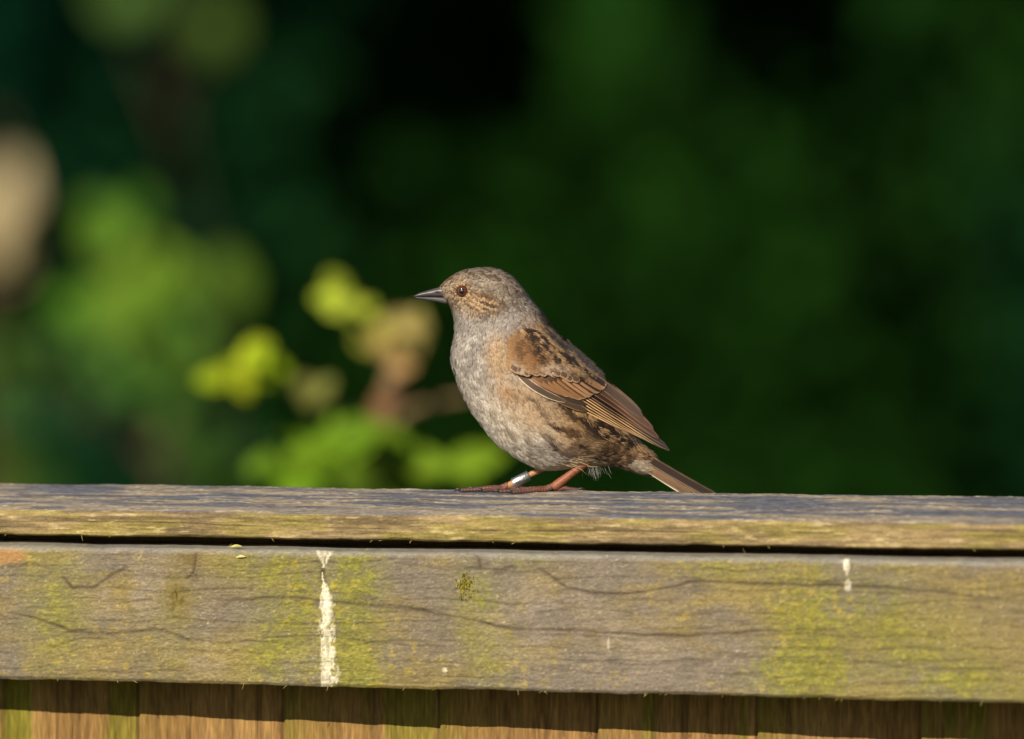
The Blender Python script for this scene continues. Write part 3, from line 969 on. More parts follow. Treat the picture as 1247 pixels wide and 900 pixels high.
# loose downy plumes: vent tufts, belly fringe
def build_down():
    parts_V, parts_C, faces, k0 = [], [], [], 0
    spec = []
    for k in range(60):                                   # tuft hanging below the thigh
        x0 = rng.normal(722, 7)
        spec.append((x0, 566 + rng.normal(0, 2), rng.normal(-4, 10), (0.25 + rng.normal(0, .25), 1.0), rng.uniform(8, 17), (140, 140, 130)))
    for k in range(0):
        spec.append((rng.normal(745, 8), 567 + rng.normal(0, 2), rng.normal(-4, 8), (0.8 + rng.normal(0, .25), .55), rng.uniform(8, 14), (196, 176, 148)))
    for k in range(34):                                   # wisps across the thigh
        spec.append((rng.normal(690, 12), rng.normal(558, 4), -30 + rng.normal(0, 2), (1, rng.normal(0.12, .22)), rng.uniform(12, 24), (186, 160, 124)))
    for k in range(0):
        spec.append((rng.normal(782, 12), rng.normal(574, 4), rng.normal(-6, 5), (1, rng.normal(.42, .2)), rng.uniform(12, 26), (160, 134, 104)))
    for (x, y, z, d, L, c) in spec:
        d = np.array((d[0], d[1], rng.normal(0, .15)))
        d /= np.linalg.norm(d)
        bend = np.array((rng.normal(0, .12), rng.normal(0.02, .12), rng.normal(0, .1))) * L
        w = rng.uniform(.14, .28)
        side = np.cross(d, (0, 0, 1))
        side /= np.linalg.norm(side)
        for i, s in enumerate((0, .4, .75, 1)):
            p = np.array((x, y, z)) + d * L * s + bend * s * s
            ww = w * (1, .9, .6, .15)[i]
            parts_V += [p - side * ww, p + side * ww]
            cc = lin(c) * rng.uniform(.75, 1.15)
            parts_C += [cc, cc]
        for i in range(3):
            faces.append([k0 + 2 * i, k0 + 2 * i + 1, k0 + 2 * i + 3, k0 + 2 * i + 2])
        k0 += 8
    o = obj("down_tuft", mesh_np("down_tuft", B(np.array(parts_V)), np.array(faces), col=np.array(parts_C), mat=feather_mat), bird)
    o["kind"] = "stuff"


build_down()

# --- depth of the bird's flank under the wing, on a grid in the side view
bvh = BVHTree.FromPolygons([tuple(v) for v in bodyV], [tuple(q) for q in bf] + [tuple(q) for q in ends0] + [tuple(q) for q in ends1])
GX = np.arange(600, 836, 2.0)
GY = np.arange(380, 606, 2.0)
Dg = np.full((len(GX), len(GY)), np.nan)
for i, gx_ in enumerate(GX):
    for j, gy_ in enumerate(GY):
        loc, nor, _, _ = bvh.ray_cast(Vector((gx_, gy_, -300)), Vector((0, 0, 1)))
        if loc is not None and abs(nor.z) > 0.42:
            Dg[i, j] = loc.z
known = ~np.isnan(Dg)
W = np.where(known, Dg, -9.0)
for _ in range(500):
    A4 = W.copy()
    A4[1:-1, 1:-1] = 0.25 * (W[:-2, 1:-1] + W[2:, 1:-1] + W[1:-1, :-2] + W[1:-1, 2:]) * 0.97 + 0.03 * (-6)
    W = np.where(known, W, A4)
for _ in range(6):
    A4 = W.copy()
    A4[1:-1, 1:-1] = 0.2 * (W[1:-1, 1:-1] + W[:-2, 1:-1] + W[2:, 1:-1] + W[1:-1, :-2] + W[1:-1, 2:])
    W = A4


def wdepth(x, y):
    fx = np.clip((x - GX[0]) / 2, 0, len(GX) - 1.001)
    fy = np.clip((y - GY[0]) / 2, 0, len(GY) - 1.001)
    i, j = fx.astype(int), fy.astype(int)
    a, b = fx - i, fy - j
    return (W[i, j] * (1 - a) + W[i + 1, j] * a) * (1 - b) + (W[i, j + 1] * (1 - a) + W[i + 1, j + 1] * a) * b


def vane(root, tip, width, layer, colf, bow=0.0, nl=40, nw=15, shape=(0.25, 0.8), tipround=0.22, skew=0.0, lift=0.3, surf=True, sink=0.9):
    """one feather in the side view; colf(s, c) with c=+1 on the lower edge -> colour. Returns V,q,t,C (photo-pixel frame)."""
    r, t = np.array(root, float), np.array(tip, float)
    ax = t - r
    L = np.linalg.norm(ax)
    ax = ax / L
    nr = np.array((-ax[1], ax[0]))                     # points to the lower edge
    s = np.linspace(0, 1, nl)
    c = np.linspace(-1, 1, nw)
    Sg, Cg = np.meshgrid(s, c, indexing='ij')
    prof = np.minimum(1, 0.45 + 0.55 * np.sqrt(np.clip(s / shape[0], 0, 1)))
    e = np.clip((s - (1 - tipround)) / tipround, 0, 1)
    prof = prof * np.sqrt(np.clip(1 - e ** 2.2, 0, 1)) + 0.01
    mid = r[None, :] + ax[None, :] * (s * L)[:, None] + nr[None, :] * (bow * L * 4 * s * (1 - s))[:, None]
    ragged = 1 + 0.05 * (vnoise(Sg * 22 + root[0], Cg * 0 + layer, 5) - .5) * (np.abs(Cg) > .9)
    off = (Cg + skew * (1 - Cg ** 2)) * (width * 0.5 * prof)[:, None] * ragged
    X = mid[:, None, 0] + nr[0] * off
    Y = mid[:, None, 1] + nr[1] * off
    Z = wdepth(X, Y) if surf else np.zeros_like(X)
    Z = Z - (1.6 + 0.42 * layer) - lift * (0.55 * (1 - Cg ** 2)) - lift * 0.7 * Sg ** 2 * 0.6 + 0.35 * sstep(0, 0.15, Sg) * 0 + sink * (1 - sstep(0, .12 if sink < 1 else .45, Sg))
    C = colf(Sg, Cg)
    V = np.stack([X, Y, Z], -1).reshape(-1, 3)
    return V, grid_faces(nl, nw), np.zeros((0, 3), int), C.reshape(-1, 3)


def col_vane(edge, centre, ew_low=0.35, ew_up=0.12, tip=None, tipw=0.1, barb=0.12, seed=0, shaft=0.0, fade=0.0):
    edge, centre = lin(edge), lin(centre)

    def f(s, c):
        nz = vnoise(s * 9 + c * 2, c * 5, seed)
        e = np.maximum(sstep(1 - 2 * ew_low - .12, 1 - 2 * ew_low + .12, c + 0.15 * (nz - .5)), sstep(1 - 2 * ew_up - .12, 1 - 2 * ew_up + .12, -c + 0.15 * (nz - .5)))
        C = mix(np.broadcast_to(centre, s.shape + (3,)), edge, e)
        if tip is not None:
            tm = sstep(1 - tipw - 0.04, 1 - tipw + 0.03, s + 0.06 * (np.abs(c) - .5) + 0.06 * (nz - .5))
            C = mix(C, lin(tip), tm)
        b = 1 + barb * (vnoise(s * 70 - np.abs(c) * 14, c * 1.2 + 3, seed + 3) - .5) * 2
        if shaft:
            C = mix(C, C * 0.45, shaft * np.exp(-(c / 0.09) ** 2))
        if fade:
            C = mix(C, lin((66, 61, 62)), fade * sstep(.5, .92, s) * (0.35 + 0.65 * e))
        return C * b[..., None]
    return f


def side_mesh(parts, side):
    V, f, C = join(parts)
    V = V.copy()
    if side > 0:
        V[:, 2] *= -1
    Q = f if side > 0 else [a[:, ::-1] for a in f]
    return B(V), Q, C


def build_wing(side):
    feathers = []         # (name, [parts])
    # primaries and secondaries: lower ones first, each upper one overlaps it
    ends = [(777, 530.5), (790, 538), (800, 543.5), (808, 547.5), (815, 550), (811, 544), (803, 536)]
    for k in range(7):
        w_ = 9.0 - .15 * k
        lo = np.array((713, 497.5 - 3.6 * k))
        hi = np.array(ends[k])
        d = (hi - lo) / np.linalg.norm(hi - lo)
        up_ = np.array((d[1], -d[0])) * w_ * .5
        ed = (240, 192, 130) if k < 6 else (190, 142, 98)
        feathers.append(("flight_feather", [vane(lo - d * 20 + up_, hi + up_ * .35, w_, k * 0.9, col_vane(ed, (30, 25, 25), (.13, .09, .12, .10, .11, .08, .08)[k], .02, seed=k + 20, barb=.08, fade=.8), bow=0.0, shape=(.05, .8), tipround=0.5, nw=27, nl=60)]))
    # tertials
    for k, (r, t, w, ed, ce) in enumerate([((706, 462), (803, 534), 8.5, (160, 114, 76), (74, 52, 40)), ((708, 456), (796, 523), 10, (150, 110, 78), (88, 64, 48)), ((714, 453), (783, 508), 11, (124, 100, 82), (80, 64, 54))]):
        feathers.append(("flight_feather", [vane(r, t, w, 7.6 + k * 0.9, col_vane(ed, ce, .10, .10, seed=k + 60, shaft=.5, fade=.5), bow=-0.015, shape=(.2, .8), tipround=.35, nw=21)]))
    # primary coverts and alula, dusky with a pale outer edge
    feathers.append(("covert_feather", [vane((650, 464), (714.5, 496.5), 10, 5.0, col_vane((150, 116, 80), (72, 56, 42), .07, .1, seed=81), sink=4.0, bow=0.02, tipround=.4)]))
    feathers.append(("covert_feather", [vane((652, 457), (713, 489), 11, 5.8, col_vane((134, 102, 70), (60, 47, 38), .05, .1, seed=82), sink=4.0, bow=0.03, tipround=.4)]))
    feathers.append(("covert_feather", [vane((630, 450), (690, 485), 8.5, 6.6, col_vane((232, 216, 190), (84, 66, 50), .09, .03, seed=83), sink=4.0, bow=0.06, tipround=.55)]))
    # greater coverts
    gt = [(688, 473), (695, 477), (702, 479.5), (708.5, 480.8), (714, 481), (719.5, 480), (725, 478), (730.5, 475.5), (735.5, 472.5), (739, 469)]
    gr = [(636, 447), (642, 444.5), (648, 442), (654, 440), (660, 438.5), (666, 437), (672, 436), (678, 435), (684, 434), (690, 433)]
    for k in range(10):
        ed = (142, 102, 66) if k < 5 else (168, 126, 88)
        gt[k] = (gt[k][0] + rng.normal(0, 1.2), gt[k][1] + rng.normal(0, .8))
        ce = ((110, 78, 50), (92, 66, 44), (78, 56, 40), (68, 50, 38), (84, 58, 40), (66, 48, 36), (62, 46, 36), (58, 44, 36), (56, 44, 38), (54, 44, 40))[k]
        feathers.append(("covert_feather", [vane(gr[k], gt[k], 10, 7.4 + k * 0.62, col_vane(ed, ce, (.34, .31, .30, .30, .31, .32, .33, .33, .33, .33)[k], .05, tip=(188, 156, 122), tipw=0.02, seed=90 + k, shaft=.3), sink=4.5, bow=0.02, tipround=.14, nw=21, nl=50)]))
    # median coverts: a row of dusky drops with pale tips over the roots of the greater coverts
    for k in range(10):
        p_ = 22 + k * 7.0 + rng.normal(0, 1.3)
        q_ = np.interp(p_, [15, 40, 62, 75, 88, 100], [20, 2, -13, -20, -27, -32]) + rng.normal(0, 1.8)
        x_, y_ = 622 + .74 * p_ - .67 * q_, 420 + .67 * p_ + .74 * q_
        an = .56 + rng.normal(0, .05)
        dx, dy = math.cos(an), math.sin(an)
        feathers.append(("covert_feather", [vane((x_ - 12 * dx, y_ - 12 * dy), (x_ + 4.5 * dx, y_ + 4.5 * dy), 7.6, 11.5 + .75 * min(k, 7), col_vane((166, 132, 100), (92, 72, 57), .24, .06, tip=(176, 146, 114), tipw=rng.uniform(.06, .14), seed=120 + k), sink=5.0, tipround=.4, nl=24, nw=13)]))
    # lesser and median coverts and the scapulars: soft overlapping tufts
    N = 3600
    x = rng.uniform(618, 748, N)
    y = rng.uniform(396, 476, N)
    p = (x - 622) * .74 + (y - 420) * .67                 # along the wing
    q = -(x - 622) * .67 + (y - 420) * .74                # across it, towards the lower edge
    lower = np.interp(p, [-8, 0, 15, 40, 62, 75, 88, 100, 112], [14, 27, 22, 1, -15, -22, -29, -34, -38])
    keep = (q < lower + rng.normal(0, 1.2, N)) & (q > -52) & (p > -8 + rng.normal(0, 4, N)) & (p < 108) & (wdepth(x, y) < -3.2) & (y > np.interp(x, [618, 640, 660, 690, 720, 748], [402, 398, 400, 416, 444, 474]))
    x, y, p, q = x[keep], y[keep], p[keep], q[keep]
    o_ = np.argsort(-p)
    x, y, p, q = x[o_], y[o_], p[o_], q[o_]
    n_ = len(x)
    c = np.tile(lin((176, 140, 98)), (n_, 1))
    dk = np.tile(lin((84, 62, 46)), (n_, 1))
    stk, tipp = np.full(n_, .4), np.full(n_, .4)

    def put(m, col, dcol, st, tp):
        nonlocal c, dk, stk, tipp
        c, dk = mix(c, lin(col), m), mix(dk, lin(dcol), m)
        stk, tipp = stk * (1 - m) + st * m, tipp * (1 - m) + tp * m
    mt = fbm(p / 20, q / 3.6, 641, 2)
    ruf = gs(x, y, 643, 424, 26, 17, .5, 1.6)
    put(ruf, (150, 108, 70), (112, 80, 54), .3, .3)
    put(ruf * sstep(.47, .54, fbm((x * .8 + y * .6) / 9, (y * .8 - x * .6) / 5, 643, 2)) * .8, (98, 72, 54), (84, 62, 48), .4, .2)
    # dark scapular blotches in lines along the back
    line1 = np.exp(-((q + 17 + 3 * np.sin(p / 9)) / 5.5) ** 2) * sstep(18, 28, p) * sstep(66, 52, p)
    put(line1 * sstep(.36, .42, mt), (50, 35, 26), (44, 32, 26), .5, .15)
    sc = sstep(-17, -23, q)
    put(sc * sstep(.44, .49, fbm(p / 20, q / 3.5, 645, 2)) * .95, (50, 40, 36), (36, 30, 28), .5, .2)
    put(sc * sstep(.42, .37, fbm(p / 20, q / 3.5, 645, 2)) * .85, (206, 166, 120), (120, 92, 66), .3, .4)
    rim = sstep(-36, -46, q)
    put(rim * .6, (96, 90, 90), (46, 42, 42), .6, .7)
    # median coverts: pale greyish tips round dark drops
    md = gs(x, y, 674, 446, 19, 8, .12, 2)
    ph_ = np.sin(p * 2 * np.pi / 8.5 + 1.2) * np.cos(q * 2 * np.pi / 10 + 1)
    put(md * .9, (196, 170, 146), (150, 122, 98), .3, .5)
    put(md * sstep(.25, .6, ph_) * .95, (66, 52, 46), (50, 40, 36), .3, .1)
    pale = gs(x, y, 634, 446, 15, 4.5, .72, 1.4)
    put(pale * .8, (190, 172, 152), (140, 120, 100), .3, .6)
    z = wdepth(x, y) - 0.8 - 7.2 * sstep(-4, 34, p) * sstep(124, 96, p) * (1 - 0.2 * sstep(-24, -44, q))
    e_ = 2.0
    Wx = (wdepth(x + e_, y) - wdepth(x - e_, y)) / (2 * e_)
    Wy = (wdepth(x, y + e_) - wdepth(x, y - e_)) / (2 * e_)
    nr = np.stack([Wx, Wy, -np.ones(n_)], 1)
    nr /= np.linalg.norm(nr, axis=1)[:, None]
    th = 0.60 + 0.10 * (fbm(x / 20, y / 20, 647, 2) - .5)
    f = np.stack([np.cos(th), np.sin(th), Wx * np.cos(th) + Wy * np.sin(th)], 1)
    f /= np.linalg.norm(f, axis=1)[:, None]
    V, C, Nn, fc = strands(np.stack([x, y, z], 1), f, nr, np.full(n_, .42), c, dk, stk, tipp, np.interp(p, [-8, 40, 100], [7.5, 8.5, 9.5]), 13, loftv=.8, sd=.12)
    if side > 0:
        V, Nn, fc = V * (1, 1, -1), Nn * (1, 1, -1), fc[:, ::-1]
    w = obj("wing", mesh_np("wing", B(V), fc, col=C, mat=feather_mat, normals=to_bird_n(Nn)), bird)
    for name, pr_ in feathers:
        V, f, C = side_mesh(pr_, side)
        obj(name, mesh_np(name, V, f, col=np.clip(C, 0, .95), mat=vane_mat), w)


build_wing(-1)
build_wing(1)


def build_tail():
    tail = None
    for side in (-1, 1):
        for k in range(6):
            r = np.array((760 + k * 1.0, 541 + k * 2.8))
            t = np.array((877 - k * 3.6, 609 + k * 1.2))
            ed = (146, 116, 86) if k else (118, 98, 80)
            ce = (74, 52, 37) if k % 2 else (52, 39, 31)
            if k == 5:
                ed = (214, 198, 172)
            V, q, tr, C = vane(r, t, 9.5 - k * .3, 0, col_vane(ed, ce, .13, .05, seed=210 + k, shaft=.5), surf=False, tipround=.12, shape=(.1, .8), bow=0.01, nw=17, nl=46)
            c = np.tile(np.linspace(-1, 1, 17), 46)
            V = V.copy()
            V[:, 2] = -5.5 - (c + 1) * 2.2 - 0.2 * (1 - c * c) + k * 0.75
            V[:, 1] += -0.25 * (1 - c * c)
            Vm, f, Cm = side_mesh([(V, q, tr, C)], side)
            me = mesh_np("tail_feather", Vm, f, col=np.clip(Cm, 0, .95), mat=vane_mat)
            if tail is None:
                tail = obj("tail", me, bird)
            else:
                obj("tail_feather", me, tail)


build_tail()

# --- eye
ez = None
loc, nor, _, _ = bvh.ray_cast(Vector((563.5, 353.5, -300)), Vector((0, 0, 1)))
ez = loc.z


def sphere_part(cx, cy, cz, r, zs, th0, th1, mat, name, parent, sx=1.0, sy=1.0, side=-1):
    """spherical zone round the eye's axis (theta from the axis pointing out of the head)"""
    th = np.linspace(th0, th1, 14)
    ph = np.linspace(0, 2 * np.pi, 32, endpoint=False)
    T, Ph = np.meshgrid(th, ph, indexing='ij')
    out = np.array((nor.x, nor.y, nor.z)) * 0.55 + np.array((-0.10, 0, -0.75))
    out /= np.linalg.norm(out)
    a = np.cross(out, (0, 1, 0))
    a /= np.linalg.norm(a)
    b = np.cross(out, a)
    Pn = np.cos(T)[..., None] * out + np.sin(T)[..., None] * (np.cos(Ph)[..., None] * a * sx + np.sin(Ph)[..., None] * b * sy)
    V = np.array((cx, cy, cz)) + Pn.reshape(-1, 3) * r
    if side > 0:
        V[:, 2] *= -1
    f = grid_faces(len(th), len(ph), True)
    return obj(name, mesh_np(name, B(V), f if side < 0 else f[:, ::-1], mat=mat), parent)


iris_mat = mat_plain("iris", (0.115, 0.034, 0.015), rough=0.25, spec=0.6, coat=1.0, bump_scale=2500, var=0.35)
pupil_mat = mat_plain("pupil", (0.004, 0.004, 0.004), rough=0.08, spec=0.7, coat=1.0, var=0.1)
lid_mat = mat_plain("eyelid", (0.05, 0.035, 0.028), rough=0.7, spec=0.3, var=0.2)
beak_mat = mat_tint("horn", rough=0.38, spec=0.5, var=0.2, var_scale=900, bump_scale=1200, bump=0.00004)
for side in (-1, 1):
    ec = (563.8, 353.6, ez + 3.6)
    e = sphere_part(*ec, 7.4, 1, 0.0, 1.9, iris_mat, "eye", bird, side=side)
    sphere_part(*ec, 7.47, 1, 0.0, 0.47, pupil_mat, "pupil", e, side=side)
    sphere_part(*ec, 7.75, 1, 1.02, 1.6, lid_mat, "eyelid", e, side=side)


def pale_eye_ring():
    V, F_, C = [], [], []
    for side in (-1, 1):
        for k in range(150):
            a = rng.uniform(0, 2 * np.pi)
            r0, r1 = rng.uniform(7.2, 8.2), rng.uniform(9.5, 12.5)
            da = rng.normal(0.15, 0.12)
            pts = []
            for i, (r_, aa) in enumerate(((r0, a), ((r0 + r1) / 2, a + da * .5), (r1, a + da))):
                x, y = 563.3 + r_ * math.cos(aa), 353.6 + r_ * math.sin(aa)
                l2, n2, _, _ = bvh.ray_cast(Vector((x, y, -300)), Vector((0, 0, 1)))
                z = (l2.z if l2 is not None else ez) - 1.3 - 0.8 * math.sin(i * 1.4)
                pts.append(np.array((x, y, z)))
            tn = np.array((-math.sin(a), math.cos(a), 0))
            w = rng.uniform(.25, .42)
            k0 = len(V)
            c = lin([(190, 162, 122), (120, 92, 66), (84, 62, 46)][rng.choice([0, 1, 2], p=[.5, .25, .25])])
            for p, ww in zip(pts, (w, w, w * .2)):
                for sg in (-1, 1):
                    q = p + tn * ww * sg
                    if side > 0:
                        q = q * np.array((1, 1, -1))
                    V.append(q)
                    C.append(c * (0.9 + .2 * rng.random()))
            F_ += [[k0, k0 + 1, k0 + 3, k0 + 2], [k0 + 2, k0 + 3, k0 + 5, k0 + 4]]
    o = obj("eye_ring_plumage", mesh_np("eye_ring_plumage", B(np.array(V)), np.array(F_), col=np.array(C), mat=feather_mat), bird)
    o["kind"] = "stuff"


pale_eye_ring()


# --- bill
def mandible(name, up):
    n, m = 30, 25
    s = np.linspace(0, 1, n)
    if up:
        top = spline([(504.0, 361.2), (511, 357.6), (522, 354.2), (532, 351.4), (541, 349.0)], n)
        bot = spline([(504.0, 362.2), (512, 362.0), (524, 361.6), (534, 361.8), (545, 362.6)], n)
    else:
        top = spline([(505.2, 362.6), (512, 362.6), (524, 362.2), (534, 362.4), (545, 363.2)], n)
        bot = spline([(505.4, 363.4), (512, 365.0), (522, 367.0), (532, 368.6), (543, 371)], n)
    w = 0.5 + 6.6 * s ** 0.8 * (1 if up else 0.92)
    th = np.linspace(0, 2 * np.pi, m, endpoint=False)
    V, C = [], []
    for i in range(n):
        c, a = (top[i] + bot[i]) / 2, (top[i] - bot[i]) / 2
        cs, sn = np.cos(th), np.sin(th)
        # flat at the gape, keeled on the ridge
        k = np.where(cs * (1 if up else -1) > 0, np.abs(cs) ** 1.15, np.abs(cs) ** 0.5) * np.sign(cs)
        V.append(np.stack([c[0] + a[0] * k, c[1] + a[1] * k, -w[i] * np.sign(sn) * np.abs(sn) ** 0.9], 1))
        base = mix(lin((52, 52, 60)), lin((84, 78, 76)), s[i]) if up else mix(lin((58, 58, 66)), lin((98, 92, 92)), s[i] ** 1.5)
        C.append(np.tile(base, (m, 1)))
    V = np.vstack(V)
    C = np.vstack(C)
    if up:                                                # nostril slit
        ns = gs(V[:, 0], V[:, 1], 533, 356.5, 3.2, 1.0, -0.2)
        C = mix(C, lin((14, 12, 12)), ns * .9)
        V[:, 2] *= 1 - .12 * ns
    f = grid_faces(n, m, True)
    t0 = np.stack([np.full(m, len(V)), (np.arange(m) + 1) % m, np.arange(m)], 1)
    V = np.vstack([V, V[:m].mean(0)])
    C = np.vstack([C, C[:1]])
    return obj(name, mesh_np(name, B(V), [f, t0], col=C, mat=beak_mat), bird)


mandible("upper_mandible", True)
mandible("lower_mandible", False)

# --- legs and feet
leg_mat = mat_tint("scaly_leg_skin", rough=0.5, spec=0.4, bump_scale=1400, bump=0.0001, var=0.22, var_scale=900)
claw_mat = mat_plain("claw", (0.03, 0.024, 0.022), rough=0.35, spec=0.5, var=0.2)


def scutes(freq, amp):
    return lambda t: 1 + amp * (np.abs(np.sin(t * freq * np.pi)) ** 0.6 - 0.6)


def surface_y(x, z):
    """photo row of the rail's top for a toe at (x, depth z): lets the toes lie on the sloping wood"""
    X = (x - 623.5) * S
    Y = z * S
    # distance from the rear edge, toward the viewer
    u = X * CY - (Y - FY0) * SY
    nn = -X * SY - (Y - FY0) * CY
    hh = np.interp(nn, [0.0, 0.003, 0.013, 0.0505], [-0.0006, 0, -0.0004, -0.0043]) + u * TILT
    return 599 - hh / S * 0.9945


def build_leg(hock, ankle, z0, z1, toes, hind, r_top, name_col, shade):
    parts = []
    C0 = lin(name_col)
    C1 = lin((122, 70, 52))
    hz = np.array((hock[0], hock[1], z0))
    az_ = surface_y(ankle[0], z1) - 6.0
    az = np.array((ankle[0], az_, z1))
    V, q, t = tube([hz - (az - hz) * 0.35, hz, hz * .5 + az * .5, az - (az - hz) * .06, az + np.array((-2.5, 1.8, 0))], [r_top * 1.15, r_top, r_top * .86, r_top * 1.05, r_top * .8], 16, n=60, mod=scutes(16, .10))
    tt_ = np.repeat(np.linspace(0, 1, 60), 16)
    tt_ = np.append(tt_, [0, 1])
    parts.append((V, q, t, mix(C0, C1, sstep(.75, 1, tt_) * .6) * (0.85 + .3 * vnoise(V[:, 0] * .8, V[:, 1] * .8, 3))[:, None]))
    claws = []
    for tx, tz, rr in toes + [hind]:
        n_ = 6
        xs = np.linspace(az[0] - 1, tx, n_)
        zs = np.linspace(z1, tz, n_)
        rads = np.interp(np.linspace(0, 1, n_), [0, .25, .8, 1], [rr * 1.15, rr, rr * .8, rr * .72])
        pts = [(xs[i], surface_y(xs[i], zs[i]) - rads[i] * (0.92 if i else 1.8) - (0.9 if i in (2,) else 0), zs[i]) for i in range(n_)]
        V, q, t = tube(pts, rads, 12, n=70, mod=scutes(15, .17))
        u_ = np.append(np.repeat(np.linspace(0, 1, 70), 12), [0, 1])
        ring = 0.72 + .5 * np.abs(np.sin(u_ * 15 * np.pi))
        parts.append((V, q, t, mix(lin((118, 74, 58)), lin((84, 60, 56)), u_) * ring[:, None]))
        e = np.array(pts[-1])
        dr = np.sign(tx - az[0])
        gy_ = surface_y(tx, tz)
        cp = [e + (-dr * 1, -.2, 0), e + (dr * 3.0, -1.6, 0), e + (dr * 6.0, -0.6, 0), (e[0] + dr * 8.2, gy_ - .4, e[2])]
        claws.append(tube(cp, [rads[-1] * .8, rads[-1] * .8, rads[-1] * .5, .25], 10, n=18))
    V, f, C = join(parts)
    lg = obj("leg", mesh_np("leg", B(V), f, col=np.clip(C * shade, 0, .9), mat=leg_mat), bird)
    for V, q, t in claws:
        obj("claw", mesh_np("claw", B(V), [q, t], mat=claw_mat), lg)
    return hz, az


build_leg((714, 562), (676, 594), -16, -13, [(608, -16, 3.4), (624, -25, 3.3), (634, -5, 3.2)], (705, -13, 3.0), 5.5, (146, 88, 60), 0.9)
hz2, az2 = build_leg((662, 572), (620, 592), 9, 7, [(561, 6, 3.3), (588, -4, 3.2), (577, 15, 3.2)], (644, 7, 3.0), 4.2, (170, 128, 90), 1.0)

# metal ring round the far leg
ring_mat = mat_plain("brushed_ring_metal", (0.60, 0.60, 0.60), rough=0.42, spec=0.5, metal=1.0, bump=0.00012, bump_scale=1600, var=0.25)
ink_mat = mat_plain("stamped_figures", (0.05, 0.045, 0.04), rough=0.8, spec=0.2, var=0.2)
axis = az2 - hz2
axis /= np.linalg.norm(axis)
rc = hz2 + axis * ((hz2[0] - 634.5) / -axis[0])
Lr, ro, ri = 11.0, 6.4, 5.2
pts, rad = [], []
prof = [(-Lr, ri), (-Lr, ro - .4), (-Lr + .5, ro), (0, ro), (Lr - .5, ro), (Lr, ro - .4), (Lr, ri), (0, ri), (-Lr, ri)]
a_ = np.cross(axis, (0, 0, 1))
a_ /= np.linalg.norm(a_)
b_ = np.cross(axis, a_)
th = np.linspace(0, 2 * np.pi, 40, endpoint=False)
V = np.vstack([rc + axis * s_ + r_ * (np.cos(th)[:, None] * a_ + np.sin(th)[:, None] * b_) for s_, r_ in prof])
leg_ring = obj("leg_ring", mesh_np("leg_ring", B(V), grid_faces(len(prof), 40, True), mat=ring_mat), bird)


def glyph(strokes, s0, th0, sz):
    """stamped strokes wrapped on the ring: local (along, around)"""
    out = []
    for st in strokes:
        P3 = []
        for (gx_, gy_) in st:
            s_, w_ = s0 + gx_ * sz, th0 + gy_ * sz / ro
            P3.append(rc + axis * s_ + (ro + 0.02) * (math.cos(w_) * a_ + math.sin(w_) * b_))
        out.append(tube(P3, [0.42] * len(P3), 6))
    return out


five = [[(0, 1), (0, 0), (.45, 0), (.45, .9), (1.0, .9), (1.0, .1)]]
el = [[(0, 0), (0, .9), (.9, .9)]]
# the side of the ring that faces the viewer
face_th = math.atan2(float(np.dot((0, -0.15, -1), b_)), float(np.dot((0, -0.15, -1), a_)))
gl = glyph(five, 2.0, face_th - .25, 4.6) + glyph(el, -3.6, face_th - .15, 4.2) + glyph([[(0, 0), (0, .9)]], -7.2, face_th - .1, 4.2)
V, f, _ = join(gl)
obj("ring_number", mesh_np("ring_number", B(V), f, mat=ink_mat), leg_ring)

# ------------------------------------------------------------------ planting behind the fence
leaf_mat = mat_tint("broad_leaf", rough=0.6, spec=0.08, var=0.18, var_scale=40, trans=0.25)
hedge_leaf_mat = mat_tint("evergreen_leaf", rough=0.7, spec=0.03, var=0.2, var_scale=30)
bark_mat = mat_plain("bark", (0.09, 0.05, 0.035), rough=0.85, spec=0.2, bump=0.002, bump_scale=80)
twig_mat = mat_plain("young_reddish_stem", lin((124, 98, 68)), rough=0.6, spec=0.3, bump=0.0004, bump_scale=300)


def leaf_cloud(P, L, wr, face_dir, spread, C):
    """many folded four-triangle leaves; face_dir biases where they look"""
    N = len(P)
    nrm = rng.normal(0, spread, (N, 3)) + np.asarray(face_dir)
    nrm /= np.linalg.norm(nrm, axis=1)[:, None]
    d = rng.normal(0, 1, (N, 3)) + (0, 0, -0.3)
    d -= nrm * np.sum(d * nrm, 1)[:, None]
    d /= np.linalg.norm(d, axis=1)[:, None]
    b = np.cross(nrm, d)
    L = np.asarray(L)[:, None]
    w = L * wr
    sag = nrm * L * 0.1
    V = np.stack([P - d * L * .5, P - d * L * .12 + b * w * .5 + sag, P + d * L * .22 + b * w * .42 + sag, P + d * L * .5 - sag * .6, P + d * L * .22 - b * w * .42 + sag, P - d * L * .12 - b * w * .5 + sag, P + d * L * .05], 1)
    i = np.arange(N)[:, None] * 7
    f = np.concatenate([i + np.array(k) for k in ([6, 0, 1], [6, 1, 2], [6, 2, 3], [6, 3, 4], [6, 4, 5], [6, 5, 0])], 0)
    return V.reshape(-1, 3), f, np.repeat(C, 7, 0)


